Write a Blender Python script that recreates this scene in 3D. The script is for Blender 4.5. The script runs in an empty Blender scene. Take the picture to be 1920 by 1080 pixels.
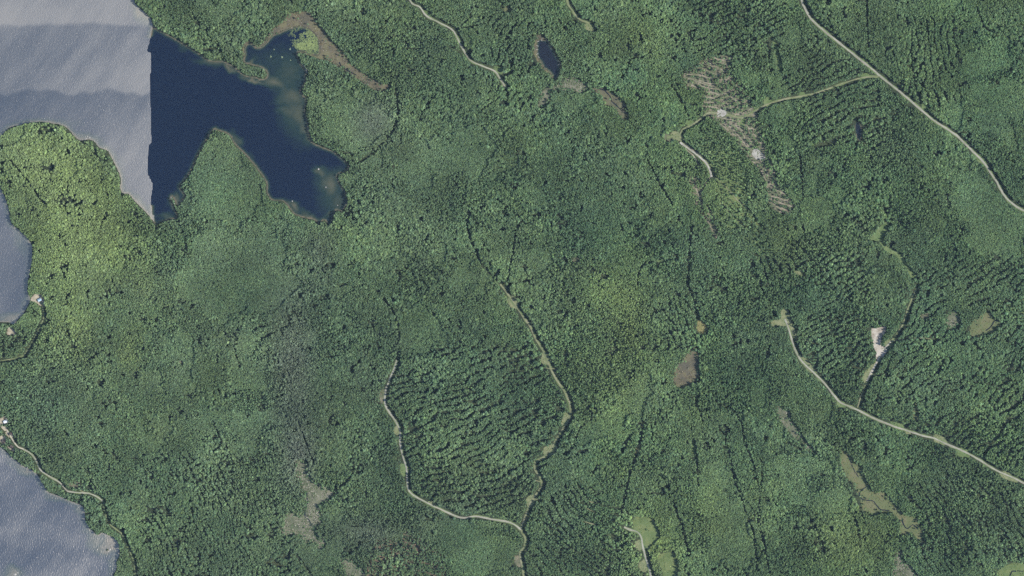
import bpy, bmesh, math, random
import numpy as np

# ---------------------------------------------------------------- camera, sky, sun, exposure
# One metre is one pixel of the 1920 x 1080 photograph: x east, y north, origin at the picture centre.
scn = bpy.context.scene
COL = scn.collection
cam_d = bpy.data.cameras.new('camera'); cam = bpy.data.objects.new('camera', cam_d); COL.objects.link(cam)
CAM_H = 6000.0
cam.location = (0, 0, CAM_H); cam.rotation_euler = (0, 0, 0)
cam_d.sensor_width = 36; cam_d.lens = 36*CAM_H/1920.0
cam_d.clip_start = 10; cam_d.clip_end = 60000
scn.camera = cam
SUN_AZ, SUN_EL = math.radians(103), math.radians(44)
world = bpy.data.worlds.new('World'); scn.world = world; world.use_nodes = True
wn = world.node_tree; bg = wn.nodes['Background']
sky = wn.nodes.new('ShaderNodeTexSky'); sky.sky_type = 'NISHITA'; sky.sun_disc = False
sky.sun_elevation = SUN_EL; sky.sun_rotation = SUN_AZ; sky.altitude = 200
wn.links.new(sky.outputs[0], bg.inputs[0]); bg.inputs[1].default_value = 0.11
sun_d = bpy.data.lights.new('sun', 'SUN'); sun_d.energy = 4.2; sun_d.angle = math.radians(0.5)
sun_d.color = (1.0, 0.955, 0.87)
sun = bpy.data.objects.new('sun', sun_d); COL.objects.link(sun)
sun.rotation_euler = (math.radians(90)-SUN_EL, 0, math.pi-SUN_AZ)
sun.location = (3000, -600, 3000)
scn.view_settings.view_transform = 'Standard'; scn.view_settings.look = 'None'
scn.view_settings.gamma = 1.0; scn.view_settings.exposure = 0.95
scn.cycles.use_denoising = False
scn.cycles.max_bounces = 5; scn.cycles.diffuse_bounces = 3; scn.cycles.glossy_bounces = 2
scn.cycles.transmission_bounces = 3; scn.cycles.transparent_max_bounces = 4
scn.cycles.volume_bounces = 0
scn.cycles.caustics_reflective = False; scn.cycles.caustics_refractive = False

rng = np.random.default_rng(7)
random.seed(7)
def W(p): return (p[0]-960.0, 540.0-p[1])

# ---------------------------------------------------------------- numeric helpers
def vnoise(x, y, scale, seed):
    r = np.random.default_rng(seed); n = 256
    lat = r.random((n, n))
    u = np.asarray(x, float)/scale + 77.3; v = np.asarray(y, float)/scale + 51.9
    i = np.floor(u).astype(int); j = np.floor(v).astype(int)
    fu = u-i; fv = v-j; fu = fu*fu*(3-2*fu); fv = fv*fv*(3-2*fv)
    a = lat[i % n, j % n]; b = lat[(i+1) % n, j % n]; c = lat[i % n, (j+1) % n]; d = lat[(i+1) % n, (j+1) % n]
    return (a*(1-fu)+b*fu)*(1-fv)+(c*(1-fu)+d*fu)*fv
def fbm(x, y, scale, seed, octs=4):
    s = 0; a = 1; t = 0
    for k in range(octs):
        s = s+a*vnoise(x, y, scale/2**k, seed+k); t += a; a *= .55
    return s/t
def smooth(pts, closed=True, step=4.0):
    """Catmull-Rom through the points, sampled about every step metres."""
    P = [np.array(p, float) for p in pts]; n = len(P); out = []
    rngk = range(n) if closed else range(n-1)
    for k in rngk:
        if closed: p0, p1, p2, p3 = P[k-1], P[k], P[(k+1) % n], P[(k+2) % n]
        else: p0, p1, p2, p3 = P[max(k-1, 0)], P[k], P[k+1], P[min(k+2, n-1)]
        m = max(1, int(np.linalg.norm(p2-p1)/step))
        for i in range(m):
            t = i/m
            out.append(.5*((2*p1)+(-p0+p2)*t+(2*p0-5*p1+4*p2-p3)*t*t+(-p0+3*p1-3*p2+p3)*t**3))
    if not closed: out.append(P[-1])
    return np.array(out)
def ragged(poly, amp=1.2, scale=7, seed=3):
    nx = (vnoise(poly[:, 0], poly[:, 1], scale, seed)-.5)*2*amp
    ny = (vnoise(poly[:, 0], poly[:, 1], scale, seed+9)-.5)*2*amp
    return poly+np.stack([nx, ny], 1)
def inside(px, py, poly):
    px = np.asarray(px, float); py = np.asarray(py, float)
    res = np.zeros(px.shape, bool)
    x0, y0 = poly.min(0); x1, y1 = poly.max(0)
    sel = (px >= x0) & (px <= x1) & (py >= y0) & (py <= y1)
    if not sel.any(): return res
    x = px[sel]; y = py[sel]; r = np.zeros(x.shape, bool)
    xa, ya = poly[-1]
    for xb, yb in poly:
        c = (yb > y) != (ya > y)
        if c.any():
            with np.errstate(divide='ignore', invalid='ignore'):
                r ^= c & (x < (xa-xb)*(y-yb)/(ya-yb+1e-12)+xb)
        xa, ya = xb, yb
    res[sel] = r
    return res
def dist_line(px, py, line, closed=False, reach=60.0):
    """Distance to a polyline, exact within reach, else reach."""
    px = np.asarray(px, float); py = np.asarray(py, float)
    D = np.full(px.shape, reach)
    x0, y0 = line.min(0)-reach; x1, y1 = line.max(0)+reach
    sel = (px >= x0) & (px <= x1) & (py >= y0) & (py <= y1)
    if not sel.any(): return D
    x = px[sel]; y = py[sel]; d = np.full(x.shape, reach)
    L = list(line); L = L+[L[0]] if closed else L
    for a, b in zip(L[:-1], L[1:]):
        near = (x > min(a[0], b[0])-reach) & (x < max(a[0], b[0])+reach) & (y > min(a[1], b[1])-reach) & (y < max(a[1], b[1])+reach)
        if not near.any(): continue
        v = b-a; vv = v@v+1e-9
        xn = x[near]; yn = y[near]
        t = np.clip(((xn-a[0])*v[0]+(yn-a[1])*v[1])/vv, 0, 1)
        d[near] = np.minimum(d[near], np.hypot(xn-a[0]-t*v[0], yn-a[1]-t*v[1]))
    D[sel] = d
    return D
def blob(x, y, cx, cy, rx, ry=None, rot=0):
    ry = ry or rx; c, s = math.cos(math.radians(rot)), math.sin(math.radians(rot))
    u = (x-cx)*c+(y-cy)*s; v = -(x-cx)*s+(y-cy)*c
    return np.exp(-((u/rx)**2+(v/ry)**2))

# ---------------------------------------------------------------- traced outlines (photograph pixels)
SEAM = [(286,50),(281,75),(275,97),(284,99),(283,135),(281,138),(282,200),(284,255),(284,268),(279,272),(276,325),(286,345),(283,375),(285,395),(285,410)]
def px_smooth(l, step=4): return smooth(l, True, step)
lake_shore = [(3,252),(17,240),(33,235),(57,230),(80,229),(100,231),(123,238),(140,255),(150,263),(161,262),(174,263),(187,277),(201,282),(210,297),(216,309),(226,332),(226,353),(231,362),(241,363),(254,378),(270,394),(285,410)]
west_shore = [(0,605),(17,605),(26,607),(37,595),(47,583),(55,566),(56,558),(51,548),(52,527),(58,497),(60,463),(47,443),(33,430),(20,417),(17,397),(10,373),(0,353),(-8,335),(-13,305),(-8,275)]
north_shore = [(236,-180),(246,-60),(251,0),(258,12),(272,25),(284,38),(286,50)]
LAKE = np.concatenate([smooth(north_shore, False, 3), np.array(SEAM[1:], float), smooth(lake_shore, False, 3)[::-1][1:],
                       smooth(west_shore, False, 3)[::-1], np.array([(-40,610),(-260,625),(-260,-180)], float)])
BAYSW = np.concatenate([smooth([(-70,800),(0,838),(11,847),(22,857),(40,872),(56,880),(67,887),(80,907),(90,922),(110,930),(133,940),(156,951),(159,973),(165,987),(176,998),(185,1004),(189,998),(204,1004),(218,1013),(224,1028),(223,1043),(218,1054),(218,1067),(211,1080),(200,1120),(205,1160),(215,1260)], False, 3),
                        np.array([(-260,1260),(-260,790)], float)])
BAY = np.concatenate([smooth([(286,50),(300,57),(320,68),(350,85),(373,100),(393,113),(420,115),(440,126),(450,135),(462,142),(478,144),(488,148),(498,147),(502,138),(495,129),(482,124),(468,121),(458,117),(457,110),(460,102),(458,92),(463,83),(472,82),(478,88),(488,89),(497,83),(505,73),(512,66),(523,62),(533,57),(548,52),(562,50),(578,54),(590,64),(598,78),(600,92),(596,104),(584,101),(570,97),(558,98),(557,103),(563,117),(568,125),(576,133),(573,143),(573,153),(568,163),(563,172),(570,180),(575,190),(572,207),(577,230),(583,263),(603,275),(627,285),(647,302),(655,312),(647,322),(632,328),(637,343),(647,360),(648,367),(652,380),(640,397),(630,393),(623,413),(617,422),(608,412),(597,420),(590,412),(577,410),(553,402),(543,390),(530,377),(510,375),(500,360),(500,343),(483,317),(463,293),(440,270),(430,253),(410,245),(400,243),(387,263),(370,293),(360,317),(345,340),(337,350),(347,367),(340,378),(333,387),(329,378),(322,367),(319,372),(325,387),(333,407),(317,412),(300,417),(293,422),(285,410)], False, 3),
                      np.array(SEAM[1:-1][::-1], float)])
POND = px_smooth([(1008,75),(1015,74),(1026,77),(1033,87),(1038,96),(1043,106),(1049,117),(1048,134),(1043,150),(1038,145),(1031,134),(1020,127),(1017,118),(1010,110),(1007,97),(1007,85)], 3)
POOL = px_smooth([(1603,232),(1610,229),(1615,238),(1616,250),(1614,263),(1608,262),(1604,248)], 3)
WATERS = [LAKE, BAYSW, BAY, POND, POOL]

# name, outline, kind, label-less structure patches
PATCH = [
 ('marsh', 'bog_red', [(545,24),(575,22),(585,30),(598,45),(610,60),(625,80),(640,95),(655,113),(668,130),(682,137),(695,148),(713,156),(730,159),(729,168),(710,171),(693,163),(673,149),(657,138),(637,126),(615,114),(598,111),(583,104),(560,99),(552,92),(540,74),(527,64),(512,67),(505,74),(495,86),(482,91),(473,86),(464,85),(460,92),(461,103),(456,104),(455,92),(460,80),(474,79),(482,86),(492,82),(510,56),(530,42),(538,30)]),
 ('pond_margin', 'bog_red', [(1003,80),(1008,66),(1016,66),(1030,80),(1042,100),(1051,118),(1049,136),(1040,148),(1020,130),(1006,114),(1001,98)]),
 ('bog', 'bog_grey', [(1042,159),(1063,146),(1085,148),(1098,153),(1105,160),(1103,168),(1092,176),(1082,171),(1066,171),(1047,168),(1035,171),(1031,187),(1022,200),(1010,200),(1012,180),(1026,164)]),
 ('bog', 'bog_brown', [(1110,162),(1126,164),(1138,168),(1152,176),(1166,189),(1174,201),(1178,215),(1176,226),(1163,217),(1152,201),(1133,196),(1128,180),(1112,168)]),
 ('bog', 'bog_red', [(1308,648),(1308,660),(1310,684),(1310,708),(1304,716),(1289,722),(1276,727),(1264,718),(1265,698),(1273,681),(1284,669),(1296,656)]),
 ('meadow', 'straw', [(1308,602),(1317,602),(1324,610),(1328,621),(1314,625),(1307,617)]),
 ('bog', 'bog_olive', [(1578,844),(1591,853),(1602,864),(1615,876),(1622,895),(1630,915),(1640,923),(1656,923),(1668,937),(1680,951),(1670,961),(1653,960),(1640,966),(1629,965),(1618,956),(1613,936),(1602,913),(1589,896),(1582,882),(1576,864)]),
 ('bog', 'bog_olive', [(1689,971),(1704,966),(1719,977),(1724,991),(1730,1004),(1722,1012),(1711,999),(1698,1001),(1684,1005),(1689,987)]),
 ('bog', 'bog_olive', [(1666,948),(1680,950),(1696,970),(1688,977),(1676,964)]),
 ('bog', 'bog_grey', [(1682,1027),(1691,1033),(1695,1053),(1713,1067),(1722,1100),(1676,1100),(1677,1053)]),
 ('bog', 'bog_grey', [(554,863),(575,865),(582,893),(603,910),(622,920),(620,936),(597,945),(595,950),(604,965),(603,980),(592,988),(598,1007),(610,1016),(603,1030),(588,1016),(575,1018),(558,1005),(531,1001),(529,986),(543,959),(554,965),(567,960),(572,946),(568,920),(558,897)]),
 ('bog', 'bog_grey', [(638,1050),(662,1051),(680,1069),(682,1080),(658,1082),(646,1068)]),
 ('bog', 'bog_grey', [(1787,582),(1796,589),(1800,599),(1795,613),(1782,618),(1773,608),(1780,590)]),
 ('bog', 'bog_olive', [(1821,607),(1831,597),(1851,586),(1862,594),(1876,606),(1870,618),(1859,624),(1842,629),(1826,632),(1818,622)]),
 ('meadow', 'meadow', [(1897,1056),(1922,1057),(1990,1060),(1990,1130),(1868,1130),(1869,1080),(1878,1066)]),
 ('bog', 'bog_grey', [(1456,763),(1477,768),(1483,785),(1497,806),(1516,832),(1530,852),(1512,842),(1486,816),(1466,792)]),
 ('thinned_ground', 'grass', [(1890,575),(1935,560),(1960,600),(1920,605),(1900,598)]),
 ('meadow', 'meadow', [(1188,972),(1200,969),(1221,971),(1230,983),(1237,1005),(1229,1017),(1218,1025),(1213,1031),(1206,1018),(1201,1002),(1188,992)]),
 ('meadow', 'meadow', [(1234,1041),(1262,1037),(1270,1062),(1271,1080),(1274,1120),(1240,1120),(1242,1080),(1237,1057)]),
 ('sand_pit', 'sand', [(1634,618),(1642,615),(1657,611),(1661,616),(1660,624),(1654,632),(1651,642),(1652,649),(1662,651),(1664,658),(1653,673),(1645,680),(1643,663),(1639,653),(1636,638)]),
 ('log_landing', 'gravel', [(1345,207),(1356,205),(1362,211),(1356,219),(1345,219)]),
 ('log_landing', 'gravel', [(1412,280),(1422,280),(1436,296),(1420,298),(1411,291)]),
 ('clearing', 'grass_pale', [(1446,603),(1462,598),(1465,582),(1475,580),(1482,600),(1493,625),(1491,637),(1478,615),(1470,611),(1449,611)]),
 ('clearing', 'grass_pale', [(1497,668),(1510,671),(1526,690),(1530,699),(1514,695)]),
 ('clearing', 'grass', [(1632,449),(1648,427),(1662,417),(1669,421),(1655,446),(1665,463),(1688,477),(1702,497),(1719,518),(1717,526),(1708,520),(1695,497),(1680,480),(1660,469),(1648,452),(1641,452)]),
 ('clearing', 'grass', [(1448,75),(1453,74),(1460,100),(1467,132),(1461,136),(1453,108)]),
 ('slash_ground', 'slash', [(1285,135),(1330,108),(1372,108),(1378,148),(1397,163),(1413,200),(1428,245),(1395,235),(1340,225),(1318,205),(1316,168),(1288,168)]),
 ('slash_ground', 'slash', [(1343,224),(1395,237),(1427,250),(1442,300),(1458,340),(1490,388),(1468,401),(1444,385),(1438,350),(1432,325),(1405,300),(1378,264)]),
 ('slash_ground', 'slash', [(1293,335),(1313,338),(1320,398),(1330,400),(1347,430),(1356,442),(1340,447),(1328,420),(1303,380)]),
 ('slash_ground', 'slash_red', [(702,1018),(738,1012),(752,1035),(758,998),(778,1003),(803,1022),(833,1040),(836,1100),(698,1100)]),
 ('clearing', 'meadow', [(1345,345),(1375,338),(1402,352),(1408,368),(1398,385),(1418,410),(1436,430),(1400,412),(1368,392),(1343,372)]),
 ('thinned_ground', 'grass', [(1300,262),(1340,258),(1382,280),(1402,320),(1398,345),(1350,347),(1338,320),(1318,290)]),
 ('thinned_ground', 'grass', [(1330,400),(1365,392),(1400,415),(1440,445),(1450,480),(1420,470),(1375,430),(1350,425)]),
 ('beach_clearing', 'tan', [(60,556),(70,551),(79,554),(84,562),(82,576),(75,573),(66,566),(57,563)]),
 ('beach_clearing', 'tan', [(15,615),(24,616),(31,626),(20,629),(14,627)]),
 ('yard', 'tan', [(-6,786),(2,784),(9,779),(13,785),(16,790),(12,795),(4,796),(-4,798)]),
 ('yard', 'tan', [(2,800),(12,799),(15,806),(8,808)]),
 ('yard', 'tan', [(10,811),(22,810),(26,817),(22,822),(15,818)]),
 ('yard', 'tan', [(0,818),(8,818),(12,830),(6,832),(-2,826)]),
 ('yard', 'tan', [(14,836),(24,840),(30,847),(24,846)]),
 ('clearing', 'slash', [(128,905),(140,901),(150,903),(154,909),(146,915),(134,914)]),
]
def pad(cx, cy, rx, ry, rot, kind, name='roadside_clearing'):
    c, s = math.cos(math.radians(rot)), math.sin(math.radians(rot)); pts = []
    for k in range(9):
        a = k*2*math.pi/9; r = random.uniform(.75, 1.2)
        u, v = 1.3*rx*r*math.cos(a), 1.3*ry*r*math.sin(a); pts.append((cx+u*c-v*s, cy+u*s+v*c))
    PATCH.append((name, kind, pts))
for a in [(935,131,9,6,40,'grass'),(801,27,8,4,50,'grass'),(945,156,4,8,-20,'grass_pale'),(1106,50,9,6,50,'grass_pale'),(961,567,10,7,55,'grass_pale'),(1024,674,9,7,50,'grass_pale'),
          (1061,788,5,11,15,'grass_pale'),(1032,843,11,8,-30,'grass_pale'),(994,938,6,10,25,'grass_pale'),(971,1052,6,9,-10,'slash'),(718,743,5,9,0,'slash'),(746,806,6,9,10,'grass_pale'),
          (756,880,5,10,-5,'grass'),(811,943,8,4,25,'grass_pale'),(1577,758,9,5,30,'grass'),(1680,798,10,6,25,'grass'),(1702,810,6,4,25,'grass_pale'),(1762,825,11,6,25,'grass_pale'),(1806,849,12,7,25,'grass'),(1890,893,14,5,25,'grass_pale'),
          (1622,145,8,5,-15,'grass'),(1505,181,6,6,0,'grass'),(1441,192,6,7,0,'grass'),(1391,227,6,7,0,'grass'),(1295,232,7,5,-20,'grass'),(1270,256,10,6,35,'grass_pale'),(1252,259,8,5,20,'slash'),
          (1622,116,6,4,40,'grass'),(1734,202,7,5,40,'grass'),(1838,297,14,5,48,'grass'),(1667,645,7,6,-40,'grass_pale'),(1628,702,5,14,30,'grass_pale'),(950,17,6,5,0,'bog_olive'),(1206,1060,7,9,0,'grass_pale'),(1199,1022,6,8,0,'grass_pale'),
          (1240,490,8,2.5,-10,'grass'),(1500,513,8,2.5,20,'grass_pale'),(1735,593,6,4,0,'slash'),(1716,775,4,14,-5,'bog_olive'),(1300,840,3,14,-5,'grass'),(340,679,4,3,0,'slash'),(1196,842,4,9,20,'straw'),(1080,487,5,3,0,'slash')]:
    pad(*a)
ROADS = [  # name, width, material, clearance each side, points
 ('gravel_road', 3.4, 'road', 2.6, [(1499,-60),(1503,0),(1508,13),(1517,30),(1528,43),(1550,62),(1573,80),(1607,107),(1633,128),(1653,145),(1687,172),(1717,197),(1747,223),(1773,240),(1797,257),(1823,283),(1845,305),(1857,323),(1870,343),(1883,367),(1900,383),(1920,395),(1990,425)]),
 ('forest_track', 2.4, 'track', 1.8, [(1651,143),(1620,145),(1600,150),(1570,160),(1535,173),(1505,180),(1480,184),(1462,188),(1440,195),(1425,203),(1410,212),(1391,221),(1362,214)]),
 ('forest_track', 2.2, 'track', 2.0, [(1345,213),(1328,212),(1312,224),(1296,235),(1279,243),(1274,252),(1250,258)]),
 ('forest_road', 2.7, 'road', 2.2, [(750,-60),(768,0),(787,13),(800,30),(823,42),(847,55),(857,70),(867,90),(882,113),(903,123),(927,133),(935,143),(947,163)]),
 ('forest_track', 2.4, 'track', 2.2, [(1050,-60),(1063,0),(1073,20),(1087,37),(1103,43),(1113,57)]),
 ('forest_road', 3.0, 'track', 2.4, [(938,533),(953,553),(967,573),(980,593),(993,610),(1003,633),(1020,660),(1027,677),(1037,700),(1049,720),(1060,737),(1068,757),(1069,780),(1060,797),(1043,823),(1033,843),(1023,855),(1004,866),(1003,880),(1013,897),(1015,913),(1000,933),(990,953),(982,977),(977,993),(985,1010),(982,1027),(975,1037),(978,1057),(982,1080),(984,1140)]),
 ('forest_road', 2.9, 'road', 2.0, [(744,675),(740,690),(730,713),(723,733),(723,760),(740,787),(750,807),(750,823),(753,847),(762,877),(763,897),(768,922),(790,937),(820,952),(863,970),(893,968),(920,973),(957,980),(977,993)]),
 ('forest_road', 3.0, 'road', 2.4, [(1472,598),(1480,620),(1490,653),(1503,677),(1527,700),(1547,720),(1563,740),(1577,755),(1607,768),(1640,785),(1673,798),(1703,808),(1730,817),(1753,822),(1773,832),(1800,843),(1820,853),(1837,863),(1870,883),(1903,897),(1920,906),(1990,940)]),
 ('pit_road', 3.4, 'sandroad', 2.0, [(1650,668),(1642,683),(1633,700),(1625,715)]),
 ('pit_road', 2.0, 'track', 2.2, [(1625,715),(1620,727),(1615,740),(1608,764)]),
 ('pit_road', 2.5, 'sandroad', 2.0, [(1654,656),(1662,650),(1670,641)]),
 ('forest_track', 2.0, 'track', 2.6, [(1670,641),(1684,622),(1694,605),(1702,580),(1716,545)]),
 ('lake_road', 2.4, 'road', 1.6, [(44,842),(53,847),(60,852),(66,860),(70,869),(75,880),(83,887),(96,895),(110,903),(123,917),(127,921),(150,924),(167,925),(183,932),(193,940)]),
 ('forest_track', 1.4, 'track', 1.2, [(193,940),(197,960),(203,980),(217,992),(230,1003),(240,1027),(250,1050),(253,1073),(256,1130)]),
 ('lake_road', 2.0, 'sandroad', 1.5, [(13,806),(20,818),(27,829),(34,838),(44,842)]),
 ('forest_track', 1.4, 'track', 1.8, [(76,567),(80,577),(82,595),(72,618),(58,645),(45,665),(30,672),(5,676),(-60,690)]),
 ('clearing_road', 3.0, 'road', 2.0, [(1170,988),(1181,993),(1196,998),(1203,1010),(1205,1024),(1209,1040),(1214,1057),(1217,1067),(1220,1080),(1226,1140)]),
 ('skid_road', 2.9, 'gravel', 1.5, [(1275,267),(1297,283),(1320,301),(1330,316),(1334,332)]),
]
SKIDS = [[(1288,140),(1309,140),(1324,144),(1339,149)],[(1290,147),(1309,150),(1324,155),(1339,158)],[(1303,153),(1318,162),(1334,166),(1350,168)],[(1329,117),(1343,125),(1361,134)],[(1350,118),(1367,121)],[(1323,131),(1337,137),(1350,142)],[(1321,173),(1334,173),(1353,179)],[(1320,183),(1343,184)],[(1321,192),(1343,192)],[(1324,200),(1347,202)],[(1328,211),(1347,211)],[(1351,191),(1365,186),(1391,173)],[(1353,200),(1372,192),(1389,184)],[(1353,178),(1372,170),(1391,159)],[(1350,167),(1361,151),(1376,146)],[(1372,213),(1387,214),(1411,202)],[(1343,219),(1364,224),(1376,225)],[(1350,232),(1365,244),(1381,257)],[(1364,233),(1381,251),(1400,275)],[(1376,232),(1391,247),(1397,262)],[(1397,232),(1405,240),(1419,238)],[(1403,241),(1417,243),(1427,255)],
 [(1446,369),(1461,371),(1475,377)],[(1457,357),(1475,365)],[(1446,373),(1465,381),(1487,388)],[(1448,381),(1461,389),(1475,393)],[(1448,389),(1467,399)],[(1440,297),(1448,312),(1454,336),(1454,352)],[(1283,267),(1299,281),(1318,293)],[(1334,330),(1322,345),(1313,362)],[(1325,385),(1335,402),(1340,412)],
 [(1358,228),(1375,243),(1392,262),(1410,282)],[(1386,238),(1402,256),(1414,272)],[(1408,300),(1424,316),(1436,338)],[(1425,300),(1436,318),(1443,340),(1446,358)],[(1410,248),(1422,262),(1432,282)],[(1300,150),(1322,158),(1340,163)],[(1296,160),(1312,166)],[(1338,108),(1352,112),(1368,113)],[(1362,205),(1385,198),(1402,188)],[(1287,280),(1300,292),(1312,310)],[(1300,340),(1308,360),(1316,384)],[(1316,400),(1328,415),(1338,436)],[(1340,330),(1360,350),(1380,372),(1405,395)],[(1350,380),(1372,402),(1395,424)],[(1105,940),(1118,944)],[(1100,953),(1116,960)],[(1096,978),(1118,984)],[(150,920),(163,925)],
 [(1004,900),(1022,905)],[(1002,936),(1016,938)],[(1023,690),(1045,692)],[(1672,640),(1712,634),(1745,635)]]
STREAMS = [[(1119,166),(1131,169),(1141,178),(1148,190),(1158,200),(1169,212)],[(1625,914),(1614,920),(1612,931),(1622,938),(1636,939),(1645,949),(1652,955),(1668,957)],[(1591,853),(1600,878),(1609,895)],[(1692,973),(1695,986),(1702,991),(1711,984),(1720,991)],[(575,922),(577,944),(571,961),(580,978),(589,992)],[(1857,588),(1864,598),(1875,603)],[(1864,600),(1858,612),(1848,620)],[(1893,1080),(1898,1072),(1909,1071),(1930,1071)],[(636,117),(645,128),(668,140)]]
GAPS = [  # width, points: lines where the canopy is parted
 (5,[(742,160),(747,200),(740,238),(724,262),(700,285),(672,305),(655,312)]),(6,[(1297,425),(1292,480),(1290,530),(1300,562),(1308,600)]),(3.5,[(1335,735),(1345,755),(1372,768),(1388,790),(1397,830),(1412,870),(1424,920),(1422,970),(1430,1010),(1440,1060),(1452,1100)]),
 (4,[(1366,850),(1378,900),(1395,950),(1412,1000),(1420,1060)]),(4,[(1305,850),(1309,910)]),(5,[(1262,940),(1278,985),(1292,1040)]),(6,[(1206,790),(1196,840),(1180,890),(1172,930),(1166,960)]),(2.4,[(18,298),(50,335),(60,350)]),(2.4,[(62,352),(88,388)]),(2.4,[(115,500),(125,525)]),
 (3.4,[(5,630),(8,672)]),(3.8,[(1935,722),(1918,740),(1890,785),(1868,820),(1838,858)]),(4,[(878,395),(877,430),(895,480),(920,515),(942,538)]),(4,[(978,412),(966,440),(962,470),(956,500),(952,540)]),(5,[(1196,535),(1198,510),(1205,496),(1222,491)]),(4,[(1215,300),(1240,350),(1262,385)]),
 (3.5,[(560,600),(480,640)]),(3,[(740,690),(748,650),(745,600),(720,560)]),(3,[(847,53),(870,52),(895,48)]),(3,[(947,163),(953,180),(945,205)]),(2.5,[(560,790),(580,845),(590,870)]),(3,[(660,850),(662,885),(640,910),(600,945)]),(4,[(1580,880),(1600,920),(1617,965),(1622,985)]),(3,[(530,1005),(560,1045),(590,1085)]),
 (3.5,[(1315,90),(1322,130),(1326,160)]),(3,[(1260,160),(1280,195),(1292,225)]),(2.6,[(1360,90),(1362,130)]),(3.5,[(1480,830),(1500,842)]),(3,[(400,790),(415,830),(400,845)]),(3,[(450,600),(440,650),(452,690)]),(3.5,[(1080,820),(1090,800),(1110,785)]),(3,[(1595,960),(1605,980),(1612,1010)]),(3,[(905,500),(880,440)]),(2.8,[(1625,0),(1625,50),(1628,90)]),(2.6,[(1710,60),(1708,110),(1720,180),(1728,190)]),(2.6,[(1500,290),(1502,330),(1506,370)]),(3,[(1440,60),(1442,120)]),(2.6,[(1830,10),(1845,50),(1875,70)])]
roads_w = [(n, w, m, cl, smooth(p, False, 5)) for n, w, m, cl, p in ROADS]
patch_w = [(n, k, ragged(px_smooth(p, 2.5), 1.3, 6, 5)) for n, k, p in PATCH]

# ---------------------------------------------------------------- materials
def mat(name):
    m = bpy.data.materials.new(name); m.use_nodes = True
    nt = m.node_tree; nt.nodes.clear()
    out = nt.nodes.new('ShaderNodeOutputMaterial')
    return m, nt, out
def rgb(c): return (c[0], c[1], c[2], 1)
def noise_node(nt, scale, detail=4, rough=.6, coord='Object'):
    tc = nt.nodes.new('ShaderNodeTexCoord'); n = nt.nodes.new('ShaderNodeTexNoise')
    n.inputs['Scale'].default_value = scale; n.inputs['Detail'].default_value = detail; n.inputs['Roughness'].default_value = rough
    nt.links.new(tc.outputs[coord], n.inputs['Vector']); return n
def ramp(nt, src, stops):
    r = nt.nodes.new('ShaderNodeValToRGB'); e = r.color_ramp.elements
    while len(e) < len(stops): e.new(.5)
    for k, (p, c) in enumerate(stops): e[k].position = p; e[k].color = rgb(c)
    nt.links.new(src, r.inputs[0]); return r.outputs[0]
def mixrgb(nt, a, b, fac, mode='MIX'):
    m = nt.nodes.new('ShaderNodeMix'); m.data_type = 'RGBA'; m.blend_type = mode
    for s, v in ((m.inputs[6], a), (m.inputs[7], b), (m.inputs[0], fac)):
        if hasattr(v, 'is_output'): nt.links.new(v, s)
        elif isinstance(v, (int, float)): s.default_value = v
        else: s.default_value = rgb(v)
    return m.outputs[2]
def soil(name, cols, fine, big=.03, bump=.4):
    """Mottled ground: two scales of noise run through three colours."""
    m, nt, out = mat(name)
    n1 = noise_node(nt, fine, 5, .7); n2 = noise_node(nt, big, 4, .6)
    a = ramp(nt, n1.outputs[0], [(.3, cols[0]), (.5, cols[1]), (.68, cols[2])])
    b = ramp(nt, n2.outputs[0], [(.40, cols[0]), (.5, cols[1]), (.60, cols[2])])
    c = mixrgb(nt, a, b, .58)
    bs = nt.nodes.new('ShaderNodeBsdfPrincipled'); bs.inputs['Roughness'].default_value = .95; bs.inputs['Specular IOR Level'].default_value = .15
    nt.links.new(c, bs.inputs['Base Color'])
    bp = nt.nodes.new('ShaderNodeBump'); bp.inputs['Strength'].default_value = bump; bp.inputs['Distance'].default_value = .6
    nt.links.new(n1.outputs[0], bp.inputs['Height']); nt.links.new(bp.outputs[0], bs.inputs['Normal'])
    nt.links.new(bs.outputs[0], out.inputs[0]); return m
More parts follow.
